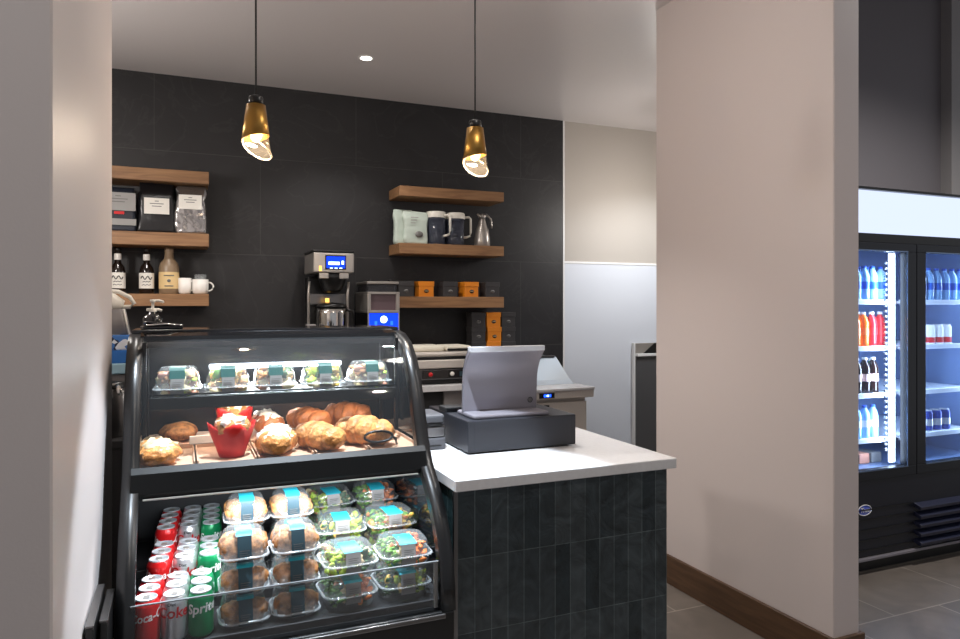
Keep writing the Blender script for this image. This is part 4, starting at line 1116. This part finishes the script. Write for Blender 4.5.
# oval badge
e = MB(); e.lathe([(.0, 0), (.05, 0), (.05, .003), (0, .003)], caps=False, n=32, sy=.55)
for v in e.bm.verts: v.co = Vector((v.co.x+3.405, 2.71-v.co.z, .352+v.co.y))
bd = e.build('badge', 'logo_blue', t)
e = MB(); e.tube([(3.405+.05*math.cos(2*PI*k/32), 2.706, .352+.0275*math.sin(2*PI*k/32)) for k in range(32)], .0022, 6, closed=True); e.build('badge_rim', 'ink_white', bd)
text_flat('True', .036, (3.405, 2.7055, .352), 'badge_lettering', 'ink_white', bd, .3, .0008)
shz = [.70, .954, 1.22, 1.483]
for z in shz:
    for x0, x1 in ((FX0+.06, 3.80), (3.835, FX1-.06)):
        s = MB(); s.box(x0, x1, 2.83, 3.42, z-.012, z, .002, 1); s.box(x0, x1, 2.818, 2.83, z-.02, z+.008, .002, 1); s.build('shelf', 'shelf_white', t)
MB().box(3.676, 3.716, 2.76, 2.775, .575, 1.75, .004).build('light_strip', 'led', t)
MB().box(3.83, 3.85, 2.755, 2.775, .575, 1.75, .004).build('divider_post', 'cooler_in', t)
b = MB()
for k in range(36): b.box(3.655, 3.67, 2.775, 2.785, .64+k*.03, .652+k*.03)
b.build('shelf_pilaster', 'alu_edge', t)
lamp('AREA', 'cooler_light_one', (3.69, 2.785, 1.18), 7, COOL, (math.radians(90), 0, math.radians(60)), shape='RECTANGLE', size=.02, size_y=1.1)
lamp('AREA', 'cooler_light_two', (3.88, 2.785, 1.18), 4.5, (.7, .82, 1), (math.radians(90), 0, math.radians(-60)), shape='RECTANGLE', size=.02, size_y=1.1)
lamp('AREA', 'cooler_light_three', (FX1-.08, 2.785, 1.18), 4, (.7, .82, 1), (math.radians(90), 0, math.radians(60)), shape='RECTANGLE', size=.02, size_y=1.1)

def make_bottle(name, liquid, label_m, cap_m, h=.2, r=.031):
    t = thing(name, '', 'bottle')
    MB().lathe([(.0, 0), (r*.9, 0), (r, .005), (r*.96, h*.2), (r, h*.35), (r*.97, h*.55), (r, h*.68), (r*.75, h*.82), (r*.42, h*.9), (r*.42, h*.94), (0, h*.94)], caps=False, n=20).build('bottle', liquid, t)
    MB().lathe([(r*.46, h*.93), (r*.46, h), (.0, h)], caps=False, n=16).build('cap', cap_m, t)
    MB().lathe([(r*1.012, h*.34), (r*1.0, h*.55)], caps=False, n=20).build('label', label_m, t)
    return t
wb = make_bottle('water_bottle', 'water', 'water_label', 'cap_blue')
so = make_bottle('soda_bottle', 'soda_orange', 'orange_food', 'cap_white')
sr = make_bottle('soda_bottle', 'soda_red', 'ink_red', 'cap_white')
sd = make_bottle('soda_bottle', 'soda_dark', 'soda_pink', 'cap_white', .205)
sg = make_bottle('soda_bottle', 'soda_green', 'ink_white', 'cap_white', .19)
wl = make_bottle('water_bottle', 'water', 'cap_white', 'cap_blue', .185, .029)
ec = make_can('energy_can', 'can_blue'); 
MB().lathe([(.0335, .03), (.0335, .07)], caps=False, n=32).build('silver_panel', 'can_silver', ec)
wc = make_can('soda_can', 'ink_white')
MB().lathe([(.0335, .012), (.0335, .045)], caps=False, n=32).build('red_band', 'ink_red', wc)
def row(proto, xs, y, z, txt, group):
    nth = ['first', 'second', 'third', 'fourth', 'fifth', 'sixth', 'seventh', 'eighth', 'ninth']
    for i, x in enumerate(xs): place(proto, USED, (x, y, z+.0005), random.uniform(-.5, .5), txt.format(nth[i]), group)
R1 = [3.745-.068*k for k in range(4)]
row(wb, R1, 2.875, shz[3], 'blue labelled water bottle on the top shelf, near door, {} from light strip', 'water bottles in the cooler')
row(wb, [x-.02 for x in R1[:3]], 2.95, shz[3], 'water bottle in the second rank on the top shelf, near door, {} from light strip', 'water bottles in the cooler')
row(sr, R1[:2], 2.88, shz[2], 'red soda bottle on the second shelf, near door, {} from light strip', 'soda bottles in the cooler')
row(so, R1[2:], 2.88, shz[2], 'orange soda bottle on the second shelf, near door, {} after the red ones', 'soda bottles in the cooler')
row(so, [R1[1]-.015], 2.96, shz[2], 'orange soda bottle standing behind the {} rank of red soda', 'soda bottles in the cooler')
row(sd, [R1[1]+.005, R1[2]+.005, R1[3]+.005], 2.875, shz[1], 'dark cola bottle on the third shelf, near door, {} from the green bottle', 'cola bottles in the cooler')
row(sg, [3.76], 2.95, shz[1], 'green soda bottle beside the dark cola bottles, {} from light strip', 'soda bottles in the cooler')
row(wl, [R1[1]+.005, R1[2]+.005, R1[3]+.005], 2.875, shz[0], 'white labelled water bottle on the lowest shelf, near door, {} from the cans', 'water bottles in the cooler')
row(ec, [3.765, 3.69], 2.97, shz[0], 'blue and silver can on the lowest shelf behind near door, {} from light strip', 'cans in the cooler')
R2 = [4.11+.071*k for k in range(6)]
row(wb, R2, 2.89, shz[3], 'blue labelled water bottle on the top shelf, far door, {} from the centre post', 'water bottles in the cooler')
row(wc, [4.2, 4.275, 4.35], 2.9, shz[2], 'white and red can on the second shelf, far door, {} from the centre post', 'cans in the cooler')
row(sr, [4.05], 2.9, shz[2], 'red soda bottle on the second shelf, far door, {} from the centre post', 'soda bottles in the cooler')
row(sg, [4.10], 2.9, shz[1], 'lone green soda bottle on the third shelf, far door, {} from the centre post', 'soda bottles in the cooler')
row(ec, [4.1, 4.18, 4.26, 4.34], 2.9, shz[0], 'blue and silver energy can on the lowest shelf, far door, {} from the centre post', 'cans in the cooler')
for i, x in enumerate((3.75, 3.65, 3.55)):
    o = MB().box(x-.045, x+.04, 2.9, 3.02, .5405, .6, .006).build('snack_pack', ['label_grey', 'pink_food', 'label_navy'][i]); tag(o, ['grey snack pack on the cooler floor beside the light strip', 'pinkish snack pack on the cooler floor', 'navy snack pack on the cooler floor nearest the wall'][i], 'snack pack', 'snack packs on the cooler floor')

# ------------------------------------------------------------------ world, camera, colour
w = bpy.data.worlds.new('lobby'); sc.world = w; w.use_nodes = True
bg = w.node_tree.nodes['Background']; bg.inputs[0].default_value = (.92, .94, 1, 1); bg.inputs[1].default_value = .28
cam = bpy.data.cameras.new('camera'); co = bpy.data.objects.new('camera', cam); COL.objects.link(co)
co.location = (0, 0, 1.46); co.rotation_euler = (PI/2, 0, math.radians(-23))
cam.sensor_width = 36; cam.lens = 26.55; cam.shift_y = -.0151; cam.clip_start = .05
sc.camera = co
sc.view_settings.view_transform = 'Standard'; sc.view_settings.look = 'None'; sc.view_settings.gamma = 1; sc.view_settings.exposure = .36
sc.view_settings.use_curve_mapping = False
sc.cycles.use_denoising = True
sc.cycles.transparent_max_bounces = 24
sc.cycles.max_bounces = 8
sc.cycles.sample_clamp_indirect = 6
